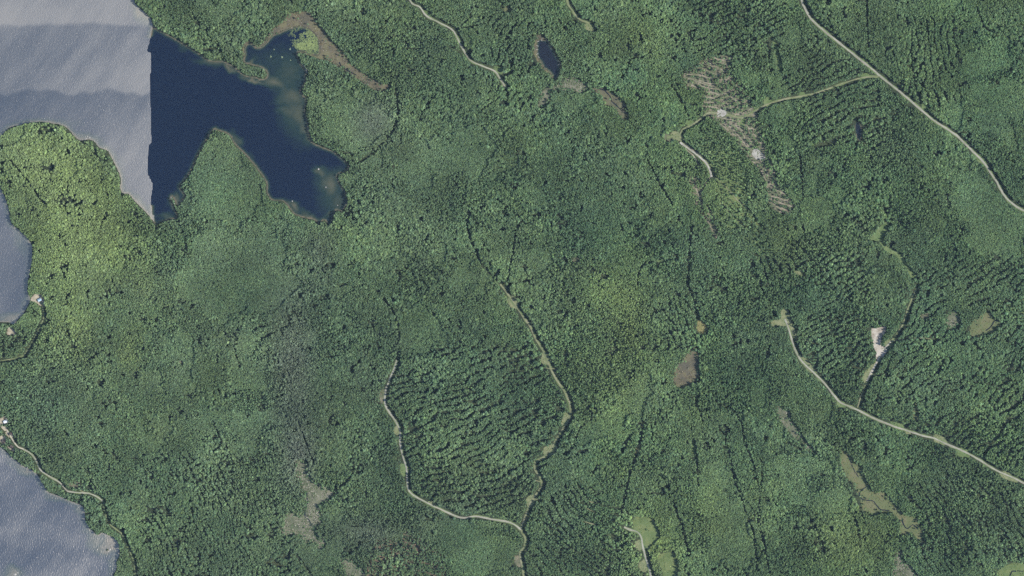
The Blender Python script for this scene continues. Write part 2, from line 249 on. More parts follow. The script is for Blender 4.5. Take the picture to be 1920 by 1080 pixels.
M = {
 'floor': soil('forest_floor', [(.018,.024,.014), (.026,.036,.019), (.043,.053,.026)], .25),
 'bog_red': soil('bog_red', [(.050,.050,.041), (.090,.079,.052), (.115,.112,.059)], .3, .045),
 'bog_grey': soil('bog_grey', [(.056,.070,.041), (.095,.101,.065), (.149,.144,.108)], .4, .05),
 'bog_brown': soil('bog_brown', [(.065,.061,.043), (.088,.086,.054), (.100,.104,.054)], .2, .06),
 'bog_olive': soil('bog_olive', [(.068,.088,.041), (.090,.104,.047), (.113,.106,.061)], .3, .05),
 'straw': soil('straw_grass', [(.108,.115,.043), (.144,.137,.061), (.180,.158,.079)], .3, .08),
 'meadow': soil('meadow_grass', [(.062,.093,.034), (.087,.118,.046), (.118,.136,.056)], .3, .07),
 'grass': soil('verge_grass', [(.061,.094,.036), (.086,.126,.050), (.122,.151,.072)], .35, .1),
 'grass_pale': soil('dry_grass', [(.091,.113,.056), (.126,.144,.074), (.176,.179,.105)], .35, .1),
 'slash': soil('slash_litter', [(.050,.068,.036), (.104,.104,.068), (.176,.155,.117)], .4, .06),
 'slash_red': soil('needle_litter', [(.045,.049,.029), (.085,.075,.052), (.156,.110,.077)], .35, .05),
 'sand': soil('pit_sand', [(.150,.125,.098), (.290,.262,.222), (.365,.345,.312)], .16, .07),
 'tan': soil('sandy_soil', [(.161,.140,.105), (.253,.225,.168), (.323,.295,.231)], .3, .1),
 'gravel': soil('landing_gravel', [(.162,.158,.135), (.249,.243,.222), (.310,.304,.284)], .35, .08),
 'road': soil('road_gravel', [(.150,.150,.116), (.210,.208,.172), (.266,.260,.222)], .5, .03),
 'sandroad': soil('sandy_track', [(.233,.214,.175), (.304,.285,.239), (.363,.344,.298)], .4, .05),
 'track': soil('grassy_track', [(.092,.110,.055), (.135,.144,.079), (.196,.190,.129)], .5, .04),
 'skid': soil('skid_litter', [(.115,.115,.073), (.184,.168,.126), (.260,.230,.184)], .5, .06),
}
def leaf_material(name, transl=.25):
    m, nt, out = mat(name)
    at = nt.nodes.new('ShaderNodeAttribute'); at.attribute_type = 'INSTANCER'; at.attribute_name = 'tint'
    n = noise_node(nt, 3.0, 3, .7)
    k = ramp(nt, n.outputs[0], [(.3, (.55,.58,.60)), (.5, (1,1,1)), (.72, (1.45,1.4,1.25))])
    c = mixrgb(nt, at.outputs['Color'], k, 1.0, 'MULTIPLY')
    d = nt.nodes.new('ShaderNodeBsdfDiffuse'); t = nt.nodes.new('ShaderNodeBsdfTranslucent'); mx = nt.nodes.new('ShaderNodeMixShader')
    mx.inputs[0].default_value = transl
    nt.links.new(c, d.inputs[0]); nt.links.new(c, t.inputs[0]); nt.links.new(d.outputs[0], mx.inputs[1]); nt.links.new(t.outputs[0], mx.inputs[2])
    nt.links.new(mx.outputs[0], out.inputs[0]); return m
M['leaf'] = leaf_material('foliage', .32); M['needle'] = leaf_material('needles', .08); M['scrub'] = leaf_material('scrub', .15)
def plain(name, c, scale=2.0, rough=.8, vary=.35):
    m, nt, out = mat(name); n = noise_node(nt, scale, 5, .65)
    col = ramp(nt, n.outputs[0], [(.3, [v*(1-vary) for v in c]), (.5, c), (.7, [min(1, v*(1+vary)) for v in c])])
    bs = nt.nodes.new('ShaderNodeBsdfPrincipled'); bs.inputs['Roughness'].default_value = rough
    nt.links.new(col, bs.inputs['Base Color']); nt.links.new(bs.outputs[0], out.inputs[0]); return m
M['bark'] = plain('bark', (.11,.095,.08), 3); M['deadwood'] = plain('weathered_wood', (.42,.40,.37), 2); M['rock'] = plain('granite', (.25,.24,.225), 1.2)
M['roof_blue'] = plain('blue_grey_metal_roof', (.26,.36,.44), .8, .45, .15); M['roof_white'] = plain('pale_metal_roof', (.62,.66,.70), .8, .4, .12)
M['roof_dark'] = plain('dark_shingle_roof', (.06,.048,.046), 2, .9); M['boards'] = plain('log_wall', (.20,.14,.09), 2); M['glass'] = plain('window_glass', (.05,.07,.09), .5, .1, .1)
M['door'] = plain('painted_door', (.16,.10,.08), 1); M['brick'] = plain('chimney_brick', (.28,.14,.10), 4)
def water(name, deep, glint_ruffle):
    """Body colour by real depth (attribute shallow); sun glint of the pale sheets built in by raised gloss, spread by wind roughness (attribute ruffle)."""
    m, nt, out = mat(name)
    sh = nt.nodes.new('ShaderNodeAttribute'); sh.attribute_name = 'shallow'
    n = noise_node(nt, .12, 4, .6)
    add = nt.nodes.new('ShaderNodeMath'); add.operation = 'MULTIPLY_ADD'; add.inputs[1].default_value = .22; add.inputs[2].default_value = -.11
    nt.links.new(n.outputs[0], add.inputs[0])
    ad2 = nt.nodes.new('ShaderNodeMath'); ad2.operation = 'ADD'; nt.links.new(sh.outputs['Fac'], ad2.inputs[0]); nt.links.new(add.outputs[0], ad2.inputs[1])
    body = ramp(nt, ad2.outputs[0], [(.06, deep), (.32, (.012,.024,.022)), (.60, (.040,.047,.033)), (.92, (.105,.090,.062))])
    d = nt.nodes.new('ShaderNodeBsdfDiffuse'); nt.links.new(body, d.inputs[0])
    g = nt.nodes.new('ShaderNodeBsdfGlossy'); g.inputs['Color'].default_value = (1,.95,.88,1)  # warm tone of the glint put into the gloss colour
    mx = nt.nodes.new('ShaderNodeMixShader')
    tc = nt.nodes.new('ShaderNodeTexCoord'); mp = nt.nodes.new('ShaderNodeMapping'); nt.links.new(tc.outputs['Object'], mp.inputs[0])
    bp = nt.nodes.new('ShaderNodeBump')
    if glint_ruffle:
        ru = nt.nodes.new('ShaderNodeAttribute'); ru.attribute_name = 'glint_ruffle'
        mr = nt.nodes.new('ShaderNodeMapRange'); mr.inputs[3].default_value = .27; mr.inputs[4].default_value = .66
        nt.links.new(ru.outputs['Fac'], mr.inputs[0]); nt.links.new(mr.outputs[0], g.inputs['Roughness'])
        mp.inputs['Rotation'].default_value = (0, 0, math.radians(glint_ruffle[1])); mp.inputs['Scale'].default_value = (1, .5, 1)
        w = nt.nodes.new('ShaderNodeTexNoise'); w.inputs['Scale'].default_value = glint_ruffle[0]; w.inputs['Detail'].default_value = 2.5; w.inputs['Roughness'].default_value = .55
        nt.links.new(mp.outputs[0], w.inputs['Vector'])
        bp.inputs['Strength'].default_value = 1.0; bp.inputs['Distance'].default_value = glint_ruffle[2]
        mx.inputs[0].default_value = glint_ruffle[3]  # gloss far above real water, to build the sun glint in
    else:
        w = nt.nodes.new('ShaderNodeTexNoise'); w.inputs['Scale'].default_value = .35; w.inputs['Detail'].default_value = 3
        nt.links.new(mp.outputs[0], w.inputs['Vector']); mp.inputs['Rotation'].default_value = (0, 0, .6); mp.inputs['Scale'].default_value = (1, .2, 1)
        bp.inputs['Strength'].default_value = .5; bp.inputs['Distance'].default_value = .25
        g.inputs['Roughness'].default_value = .12; mx.inputs[0].default_value = .022
    nt.links.new(w.outputs[0], bp.inputs['Height']); nt.links.new(bp.outputs[0], g.inputs['Normal']); nt.links.new(bp.outputs[0], d.inputs['Normal'])
    nt.links.new(d.outputs[0], mx.inputs[1]); nt.links.new(g.outputs[0], mx.inputs[2]); nt.links.new(mx.outputs[0], out.inputs[0]); return m
M['lake'] = water('ruffled_glint_water', (.014,.020,.030), (.80, -28, .42, .205))  # rippled, with sun glint built in by raised gloss up to the seam
M['lake_sw'] = water('choppy_glint_water', (.014,.020,.032), (.46, -28, .62, .205))  # larger ripples, same built-in glint
M['bay'] = water('glintless_deep_water', (.0035,.0075,.020), None)  # same lake beyond the seam, left without the built-in glint
M['pond'] = water('dark_pond_water', (.008,.010,.017), None)

# ---------------------------------------------------------------- object helpers
def tag(o, label=None, cat=None, group=None, kind=None):
    for k, v in (('label', label), ('category', cat), ('group', group), ('kind', kind)):
        if v: o[k] = v
    return o
def mesh_obj(name, verts, faces, m, parent=None):
    me = bpy.data.meshes.new(name); me.from_pydata([tuple(map(float, v)) for v in verts], [], faces); me.materials.append(m); me.update()
    o = bpy.data.objects.new(name, me); COL.objects.link(o); o.parent = parent; return o
def bm_obj(name, bm, m, parent=None, flat=True):
    me = bpy.data.meshes.new(name); bm.to_mesh(me); bm.free(); me.materials.append(m)
    o = bpy.data.objects.new(name, me); COL.objects.link(o); o.parent = parent; return o
def grid_mesh(me, xs, ys, Z, keep=None, XY=None):
    """Quads over xs (east) and ys (north); only the cells in keep."""
    nx, ny = len(xs), len(ys)
    X, Y = XY if XY else np.meshgrid(xs, ys, indexing='ij'); V = np.stack([X, Y, Z], -1).reshape(-1, 3)
    I = np.arange(nx*ny).reshape(nx, ny)
    F = np.stack([I[:-1, :-1], I[1:, :-1], I[1:, 1:], I[:-1, 1:]], -1).reshape(-1, 4)
    used = np.arange(nx*ny)
    if keep is not None:
        F = F[keep.reshape(-1)]; used = np.unique(F); rm = np.zeros(nx*ny, int); rm[used] = np.arange(len(used)); F = rm[F]; V = V[used]
    me.vertices.add(len(V)); me.vertices.foreach_set('co', V.ravel().astype(np.float32))
    me.loops.add(F.size); me.loops.foreach_set('vertex_index', F.ravel().astype(np.int32))
    me.polygons.add(len(F)); me.polygons.foreach_set('loop_start', (np.arange(len(F))*4).astype(np.int32))
    me.update(calc_edges=True); me.validate()
    return used

# ---------------------------------------------------------------- ground and water
STEP = 4.0
xs = np.concatenate([[-9000, -5000, -2600, -1700], np.arange(-1260, 1260.1, STEP), [1700, 2600, 5000, 9000]])
ys = np.concatenate([[-9000, -5000, -2600, -1300], np.arange(-800, 800.1, STEP), [1300, 2600, 5000, 9000]])
GX, GY = np.meshgrid(xs, ys, indexing='ij'); PX, PY = GX+960, 540-GY
def sdf(px, py, poly, reach=50):
    d = dist_line(px, py, poly, True, reach); return np.where(inside(px, py, poly), -d, d)
WL = -0.35
S_all = np.full(PX.shape, 60.0)
S_each = []
# the seam is a made-up edge where the built-in sun glint stops: it is no shore, so the lake and the bay count as one basin
for poly in WATERS:
    s = sdf(PX, PY, poly); S_each.append(s); S_all = np.minimum(S_all, s)
dseam = dist_line(PX, PY, np.array(SEAM, float), False, 12)
basin = (S_each[0] < 4) & (S_each[2] < 4) & (PY > 46) & (PY < 412)
S_all = np.where(basin & (dseam < 8), np.minimum(S_all, -4), S_all)
Z = np.where(S_all < 0, WL+np.maximum(S_all*.15, -5), np.minimum(WL+S_all*.12, 0.0))
me = bpy.data.meshes.new('ground'); grid_mesh(me, xs, ys, Z); me.materials.append(M['floor'])
ground = bpy.data.objects.new('ground', me); COL.objects.link(ground); tag(ground, kind='structure')

def shallow_map(px, py, name):
    s = np.zeros(px.shape)
    px, py = px+(fbm(px, py, 24, 301, 3)-.5)*26, py+(fbm(px, py, 24, 311, 3)-.5)*26
    def B(*a, k=1.0):
        nonlocal s; s = np.maximum(s, k*blob(px, py, *a))
    if name == 'bay':
        for a, k in [((548,182,34,20,20),.62),((515,156,26,15,30),.68),((548,210,26,26,30),.52),((478,150,26,5,20),.8),((562,215,16,32,-15),.60),((572,245,12,28,-20),.60),((596,268,14,6,20),.6),((600,320,14,12,30),.62),((616,344,28,24,40),.66),((634,375,22,30,20),.45),((548,386,20,7,40),.75),((585,404,22,6,15),.7),((520,376,14,6,0),.8),((480,325,10,40,-30),.5),
                     ((545,138,42,52,0),.40),((555,225,30,50,-15),.36),((490,130,40,20,30),.3),((625,370,34,36,0),.36),((520,120,50,30,0),.26),((440,260,10,16,-40),.5),((350,355,10,12,0),.5),((327,380,9,14,0),.65),((315,410,24,6,0),.45),((330,75,30,7,30),.55),((400,116,34,8,10),.6),((430,128,14,6,30),.7),((620,405,14,10,0),.5),((470,118,10,5,20),.8),((470,84,10,4,0),.6)]:
            B(*a, k=k)
    elif name == 'lake':
        for a, k in [((160,262,26,12,25),.85),((200,288,24,11,40),.85),((222,340,9,26,-10),.8),((262,385,26,8,45),.75),((90,228,50,7,0),.55),((20,600,40,12,0),.8),((50,575,12,24,20),.6),((270,25,14,24,-25),.8),((40,450,16,40,-25),.35),((100,560,14,30,0),.3)]:
            B(*a, k=k)
    elif name == 'lake_bay':
        for a, k in [((205,1020,22,20,30),.95),((205,1034,16,9,20),1.0),((180,1010,20,14,40),.7),((215,1055,12,26,0),.55),((150,958,20,8,25),.6),((110,936,26,7,20),.6),((50,884,30,7,30),.75),((28,1076,18,13,0),.8),((165,985,12,20,-20),.6)]:
            B(*a, k=k)
    return s
def water_obj(name, i, m, shore, label=None):
    poly = WATERS[i]; x0, y0 = np.maximum(poly.min(0), (-270, -200))-6; x1, y1 = poly.max(0)+6
    gx = np.arange(x0-960, x1-960, 3.0); gy = np.arange(540-y1, 540-y0, 3.0)
    X, Y = np.meshgrid(gx, gy, indexing='ij'); px, py = X+960, 540-Y
    s = sdf(px, py, poly, 40)
    z = np.full(X.shape, WL+(0.0 if i != 2 else -.012))
    keep = (np.minimum.reduce([s[:-1, :-1], s[1:, :-1], s[:-1, 1:], s[1:, 1:]]) < 2.5)
    if i == 0:   # the edge of this sheet along the water without glint follows the seam exactly
        ds = dist_line(px, py, np.array(SEAM[:-1], float), False, 12)
        dsc = np.minimum.reduce([ds[:-1, :-1], ds[1:, :-1], ds[:-1, 1:], ds[1:, 1:]])
        keep &= (dsc > 6) | (np.minimum.reduce([s[:-1, :-1], s[1:, :-1], s[:-1, 1:], s[1:, 1:]]) < 0)
        out = np.argwhere((s > 0) & (ds < 6)); seam = np.array(SEAM, float)
        for a_, b_ in out:
            q = np.array([px[a_, b_], py[a_, b_]]); best = None
            for u_, v_ in zip(seam[:-1], seam[1:]):
                w_ = v_-u_; t_ = np.clip(((q-u_)@w_)/(w_@w_), 0, 1); r_ = u_+t_*w_; e_ = np.hypot(*(q-r_))
                if best is None or e_ < best[0]: best = (e_, r_)
            X[a_, b_], Y[a_, b_] = W(best[1])
    # shore distance ignores the seam
    shore_d = -s
    if i in (0, 2):
        o = sdf(px, py, WATERS[2 if i == 0 else 0], 40)
        shore_d = np.maximum(-s, -o)
        ds = dist_line(px, py, np.array(SEAM[1:-1], float), False, 40)
        shore_d = np.where((ds < 20) & (py > 70) & (py < 385), 40, shore_d)
    sh = np.maximum(np.exp(-np.maximum(shore_d, 0)/shore), shallow_map(px, py, name))
    sh = np.clip(sh, 0, 1)
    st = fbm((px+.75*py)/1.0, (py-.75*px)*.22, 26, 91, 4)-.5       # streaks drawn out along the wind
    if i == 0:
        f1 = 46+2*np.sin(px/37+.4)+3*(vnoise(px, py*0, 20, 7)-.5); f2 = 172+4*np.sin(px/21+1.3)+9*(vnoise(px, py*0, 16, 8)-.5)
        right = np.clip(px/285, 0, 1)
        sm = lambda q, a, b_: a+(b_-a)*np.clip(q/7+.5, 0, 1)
        bands = sm(py-f1, .74+.08*right, sm(py-f2, .34+.10*right+.34*np.clip((py-f1)/110, 0, 1)*(.35+.65*right), .20+.16*right+.42*np.clip((py-f2)/120, 0, 1)*(.3+.7*right)))  # bands of stronger and weaker glint, set through roughness
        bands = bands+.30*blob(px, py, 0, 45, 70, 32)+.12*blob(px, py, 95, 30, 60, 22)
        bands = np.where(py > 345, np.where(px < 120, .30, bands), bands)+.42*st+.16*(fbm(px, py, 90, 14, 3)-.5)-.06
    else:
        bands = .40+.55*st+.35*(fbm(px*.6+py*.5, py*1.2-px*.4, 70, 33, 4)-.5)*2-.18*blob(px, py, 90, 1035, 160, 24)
    me = bpy.data.meshes.new(name); used = grid_mesh(me, gx, gy, z, keep, (X, Y))
    for nm, arr in (('shallow', sh), ('glint_ruffle', np.clip(bands, 0, 1))):
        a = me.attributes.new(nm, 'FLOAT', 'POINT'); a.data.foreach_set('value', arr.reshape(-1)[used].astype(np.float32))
    me.materials.append(m); o = bpy.data.objects.new(name, me); COL.objects.link(o); tag(o, label, None, None, 'structure')
    return o
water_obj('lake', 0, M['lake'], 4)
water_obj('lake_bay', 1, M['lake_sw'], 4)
water_obj('bay', 2, M['bay'], 2.6)
water_obj('pond', 3, M['pond'], 1.5)
water_obj('pool', 4, M['pond'], .8)

# ---------------------------------------------------------------- clearings, bogs, roads, streams
def ground_z(px, py):
    d = np.full(px.shape, 30.0); ins = np.zeros(px.shape, bool)
    for p in WATERS:
        d = np.minimum(d, dist_line(px, py, p, True, 6)); ins |= inside(px, py, p)
    return np.where(ins, -1, 1)*d
for k, (n, kind, poly) in enumerate(patch_w):
    st = 1.4; x0, y0 = poly.min(0)-2; x1, y1 = poly.max(0)+2
    gx = np.arange(x0-960, x1-960, st); gy = np.arange(540-y1, 540-y0, st)
    X, Y = np.meshgrid(gx, gy, indexing='ij'); px, py = X+960, 540-Y
    cx, cy = (px[:-1, :-1]+px[1:, 1:])/2, (py[:-1, :-1]+py[1:, 1:])/2
    wd = ground_z(cx, cy); wv = ground_z(px, py)
    keep = inside(cx, cy, poly) & (wd > .4)
    if not keep.any(): continue
    base = (.03 if n not in ('slash_ground', 'thinned_ground') else .012)+.004*(k % 12)+(.16 if kind == 'gravel' else 0)
    edge = np.clip(dist_line(px, py, poly, True, 4)/4, 0, 1)
    z = base+np.where(wv < 3, -.10, 0)+(.16 if kind.startswith('bog') else .05)*edge*(vnoise(px, py, 3.1, k)+.1)
    me = bpy.data.meshes.new(n); grid_mesh(me, gx, gy, z, keep); me.materials.append(M[kind])
    o = bpy.data.objects.new(n, me); COL.objects.link(o); tag(o, kind='structure')
def ribbon(name, line, width, z, m, crown=.06, jit=.18, kind='structure', seed=1):
    """A strip with a crowned middle; its width wanders."""
    P = np.array([W(p) for p in line]); T = np.gradient(P, axis=0); T /= np.linalg.norm(T, axis=1)[:, None]+1e-9
    N = np.stack([-T[:, 1], T[:, 0]], 1); V = []; F = []
    wl = width/2*(1+jit*2*(vnoise(P[:, 0], P[:, 1], 9, seed)-.5)); wr = width/2*(1+jit*2*(vnoise(P[:, 0], P[:, 1], 9, seed+4)-.5))
    for i in range(len(P)):
        for o_, dz in ((wl[i], 0), (wl[i]*.4, crown), (-wr[i]*.4, crown), (-wr[i], 0)):
            q = P[i]+N[i]*o_; V.append((q[0], q[1], z+dz))
        if i:
            for c in range(3): a = (i-1)*4+c; F.append((a, a+1, a+5, a+4))
    F = [f[::-1] for f in F]
    o = mesh_obj(name, V, F, m); tag(o, kind=kind); return o
for k, (n, w, m, cl, line) in enumerate(roads_w):
    ribbon('road_verge', line, w+1.8, .20+.004*k, M['grass' if m in ('track', 'road') else 'grass_pale'], .02, .7, seed=k)
    ribbon(n, line, w, .30+.004*k, M[m], .10, .42, seed=20+k)
for k, p in enumerate(SKIDS):
    ribbon('skid_trail', ragged(smooth(p, False, 3), .7, 5, 6), 1.6, .27+.003*(k % 9), M['skid' if k < 43 else 'track'], .04, .6, seed=50+k)
for k, p in enumerate(STREAMS):
    ribbon('stream', ragged(smooth(p, False, 3), .8, 5, 4), 2.0, .34+.004*k, M['pond'], .0, .7, seed=90+k)

# ---------------------------------------------------------------- tree prototypes (unit height, unit crown radius)
def lump(bm, c, r, seed, sub=1, squash=.85):
    g = bmesh.ops.create_icosphere(bm, subdivisions=sub, radius=1)
    rr = random.Random(seed)
    for v in g['verts']:
        k = r*rr.uniform(.72, 1.25); v.co = (c[0]+v.co.x*k, c[1]+v.co.y*k, c[2]+v.co.z*k*squash)
def leaves(bm, pts, size, rr):
    for p in pts:
        a, b = rr.uniform(0, 6.28), rr.uniform(-.9, .9); s = size*rr.uniform(.6, 1.3)
        ux, uy = math.cos(a)*s, math.sin(a)*s; uz = b*s*.8
        vx, vy, vz = -uy*.6, ux*.6, rr.uniform(-.5, .5)*s
        q = [bm.verts.new((p[0]+e*ux+f*vx, p[1]+e*uy+f*vy, p[2]+e*uz+f*vz)) for e, f in ((-1, 0), (0, -1), (1, 0), (0, 1))]
        bm.faces.new(q)
def broadleaf_crown(seed):
    """Real size first (radius 2.6 m, height 11 m), then scaled to unit size."""
    rr = random.Random(seed); bm = bmesh.new(); R, H = 2.6, 11.0
    lump(bm, (0, 0, 7.4), 1.65, seed, 1, 1.35)
    n = rr.randint(9, 13)
    for k in range(n):
        a = k*2.4+rr.uniform(-.4, .4); t = rr.random(); rad = R*(.38+.42*math.sqrt(t)); z = 9.3-2.9*t+rr.uniform(-.5, .6)
        lump(bm, (rad*math.cos(a)*rr.uniform(.8, 1.1), rad*math.sin(a)*rr.uniform(.8, 1.1), z), rr.uniform(.62, 1.05), seed*31+k)
    lump(bm, (rr.uniform(-.5, .5), rr.uniform(-.5, .5), 10.0), .95, seed+5)
    pts = []
    for k in range(110):
        a = rr.uniform(0, 6.28); u = rr.uniform(-.3, 1); s = math.sqrt(max(0, 1-u*u)); q = rr.uniform(.85, 1.12)
        pts.append((R*q*s*math.cos(a), R*q*s*math.sin(a), 7.6+3.2*u*q))
    leaves(bm, pts, .3, rr)
    for v in bm.verts: v.co.x /= R; v.co.y /= R; v.co.z /= H
    return bm
def conifer_crown(seed):
    rr = random.Random(seed); bm = bmesh.new(); R, H = 1.9, 12.0
    tiers = 8; nb = 9
    for t in range(tiers):
        z = 2.2+t*(H-2.6)/tiers; r = R*(1-t/tiers)**.85+.12; top = bm.verts.new((0, 0, z+1.7)); ring = []
        for k in range(nb*2):
            a = k*math.pi/nb+t*.37; q = r*(rr.uniform(.85, 1.15) if k % 2 == 0 else rr.uniform(.45, .62))
            ring.append(bm.verts.new((q*math.cos(a), q*math.sin(a), z-(.35 if k % 2 == 0 else -.1)+rr.uniform(-.12, .12))))
        for k in range(nb*2): bm.faces.new((top, ring[k], ring[(k+1) % (nb*2)]))
    for v in bm.verts: v.co.x /= R; v.co.y /= R; v.co.z /= H
    return bm
def trunk_mesh(seed, top, limbs, R, H):
    """Tapered trunk with limbs reaching into the crown."""
    rr = random.Random(seed); bm = bmesh.new()
    def tube(p, q, r0, r1, n=6):
        p, q = np.array(p), np.array(q); d = (q-p)/np.linalg.norm(q-p); a = np.cross(d, (0, 0, 1) if abs(d[2]) < .9 else (1, 0, 0)); a /= np.linalg.norm(a); b = np.cross(d, a)
        r1_ = [bm.verts.new(p+r0*(math.cos(k*6.283/n)*a+math.sin(k*6.283/n)*b)) for k in range(n)]
        r2_ = [bm.verts.new(q+r1*(math.cos(k*6.283/n)*a+math.sin(k*6.283/n)*b)) for k in range(n)]
        for k in range(n): bm.faces.new((r1_[k], r1_[(k+1) % n], r2_[(k+1) % n], r2_[k]))
        bm.faces.new(r2_)
    tube((0, 0, -.3), (.05, .03, top*.55), .19, .13); tube((.05, .03, top*.55), (0, 0, top), .13, .04)
    for k in range(limbs):
        a = k*6.283/limbs+rr.uniform(-.3, .3); z = top*rr.uniform(.45, .75)
        tube((0, 0, z), (1.3*math.cos(a), 1.3*math.sin(a), z+rr.uniform(1, 2)), .07, .025, 5)
    for v in bm.verts: v.co.x /= R; v.co.y /= R; v.co.z /= H
    me = bpy.data.meshes.new('trunk'); bm.to_mesh(me); bm.free(); me.materials.append(M['bark']); return me
def to_mesh(bm, name, m):
    me = bpy.data.meshes.new(name); bmesh.ops.recalc_face_normals(bm, faces=bm.faces[:]); bm.to_mesh(me); bm.free(); me.materials.append(m); return me
BROAD = [(to_mesh(broadleaf_crown(100+k), 'crown', M['leaf']), trunk_mesh(k, 8.2, 5, 2.6, 11)) for k in range(6)]
CONIF = [(to_mesh(conifer_crown(200+k), 'crown', M['needle']), trunk_mesh(50+k, 11.2, 0, 1.9, 12)) for k in range(3)]
def tree_thing(name, kind, variant, xy, r, h, rot, tint, label, group):
    e = bpy.data.objects.new(name, None); COL.objects.link(e); e.empty_display_size = .3
    e.location = (xy[0], xy[1], 0); e.rotation_euler = (0, 0, rot); e.scale = (r, r, h)
    cm, tm = (BROAD if kind == 'b' else CONIF)[variant]
    c = bpy.data.objects.new('crown', cm); COL.objects.link(c); c.parent = e; c['tint'] = [float(v) for v in tint]
    t = bpy.data.objects.new('trunk', tm); COL.objects.link(t); t.parent = e
    tag(e, label, 'tree', group); return e, c, t

# ---------------------------------------------------------------- where the forest stands
def candidates(sp, jit, seed):
    r = np.random.default_rng(seed)
    gx = np.arange(-170, 2090, sp); gy = np.arange(-130, 1210, sp*.87)
    X, Y = np.meshgrid(gx, gy, indexing='ij'); X = X+(np.arange(len(gy)) % 2)*sp/2
    X = X+(r.random(X.shape)-.5)*2*jit*sp; Y = Y+(r.random(Y.shape)-.5)*2*jit*sp
    return X.ravel(), Y.ravel()
YOUNG = [np.array(p, float) for p in [
 [(735,600),(770,585),(820,590),(830,640),(800,665),(760,650)],[(1085,795),(1140,755),(1185,700),(1225,735),(1195,800),(1180,830),(1130,830),(1085,815)],[(1785,330),(1840,320),(1930,420),(1930,500),(1850,490),(1800,420)],
 [(790,985),(860,985),(960,990),(975,1010),(960,1060),(900,1090),(840,1060)],[(1310,870),(1370,860),(1400,960),(1420,1060),(1360,1060),(1310,960)],[(255,790),(300,780),(325,820),(300,850),(260,850)],[(420,640),(500,620),(500,720),(440,740)],
 [(1450,860),(1540,860),(1590,930),(1590,960),(1480,950)],[(1810,100),(1890,70),(1930,150),(1900,270),(1830,230)],[(640,980),(760,990),(760,1010),(700,1015),(650,1010)],[(820,230),(920,240),(950,300),(900,330),(820,310)],[(590,190),(650,170),(720,190),(735,240),(660,290),(610,260)],
 [(360,260),(420,250),(480,330),(500,380),(430,430),(360,400)],[(880,480),(930,520),(880,560),(840,530)],[(740,280),(870,260),(880,330),(760,350)],[(350,450),(520,420),(560,560),(420,600),(330,560)],[(560,1030),(630,1000),(640,1090),(560,1090)],[(1500,380),(1560,370),(1560,430),(1500,440)],[(1220,1010),(1290,960),(1290,1000),(1240,1035)]]]
ROWS = [(np.array(p, float), ang, sp, f) for p, ang, sp, f in [
 ([(725,700),(800,650),(1010,640),(1060,760),(1030,850),(1000,930),(900,960),(790,930),(750,800)], -22, 14, 0.36),
 ([(1480,480),(1640,470),(1640,600),(1625,740),(1545,715),(1490,640)], -38, 11, 0.36),([(1650,470),(1920,480),(1920,720),(1640,770),(1650,690),(1700,600)], -40, 12, 0.31),
 ([(1700,800),(1920,690),(1920,880),(1840,860)], -42, 13, 0.33),([(1700,900),(1910,905),(1920,1050),(1740,1080)], 62, 12, 0.31),([(1510,60),(1640,150),(1650,280),(1520,290),(1470,160)], -32, 12, 0.33),
 ([(1690,30),(1800,30),(1800,230),(1700,180)], 82, 13, 0.31),([(1000,930),(1100,900),(1180,960),(1180,1080),(990,1080)], 40, 12, 0.33),([(1225,730),(1310,730),(1320,830),(1220,830)], 80, 9, 0.31),
 ([(850,30),(1010,30),(1000,230),(900,200)], -50, 13, 0.29),([(1390,430),(1500,420),(1480,580),(1410,520)], 66, 12, 0.33),([(1240,0),(1480,0),(1440,110),(1260,100)], -35, 12, 0.29),([(260,850),(520,850),(520,1080),(280,1080)], 68, 9, 0.29),([(1230,560),(1310,540),(1310,640),(1240,660)], 70, 12, 0.29)]]
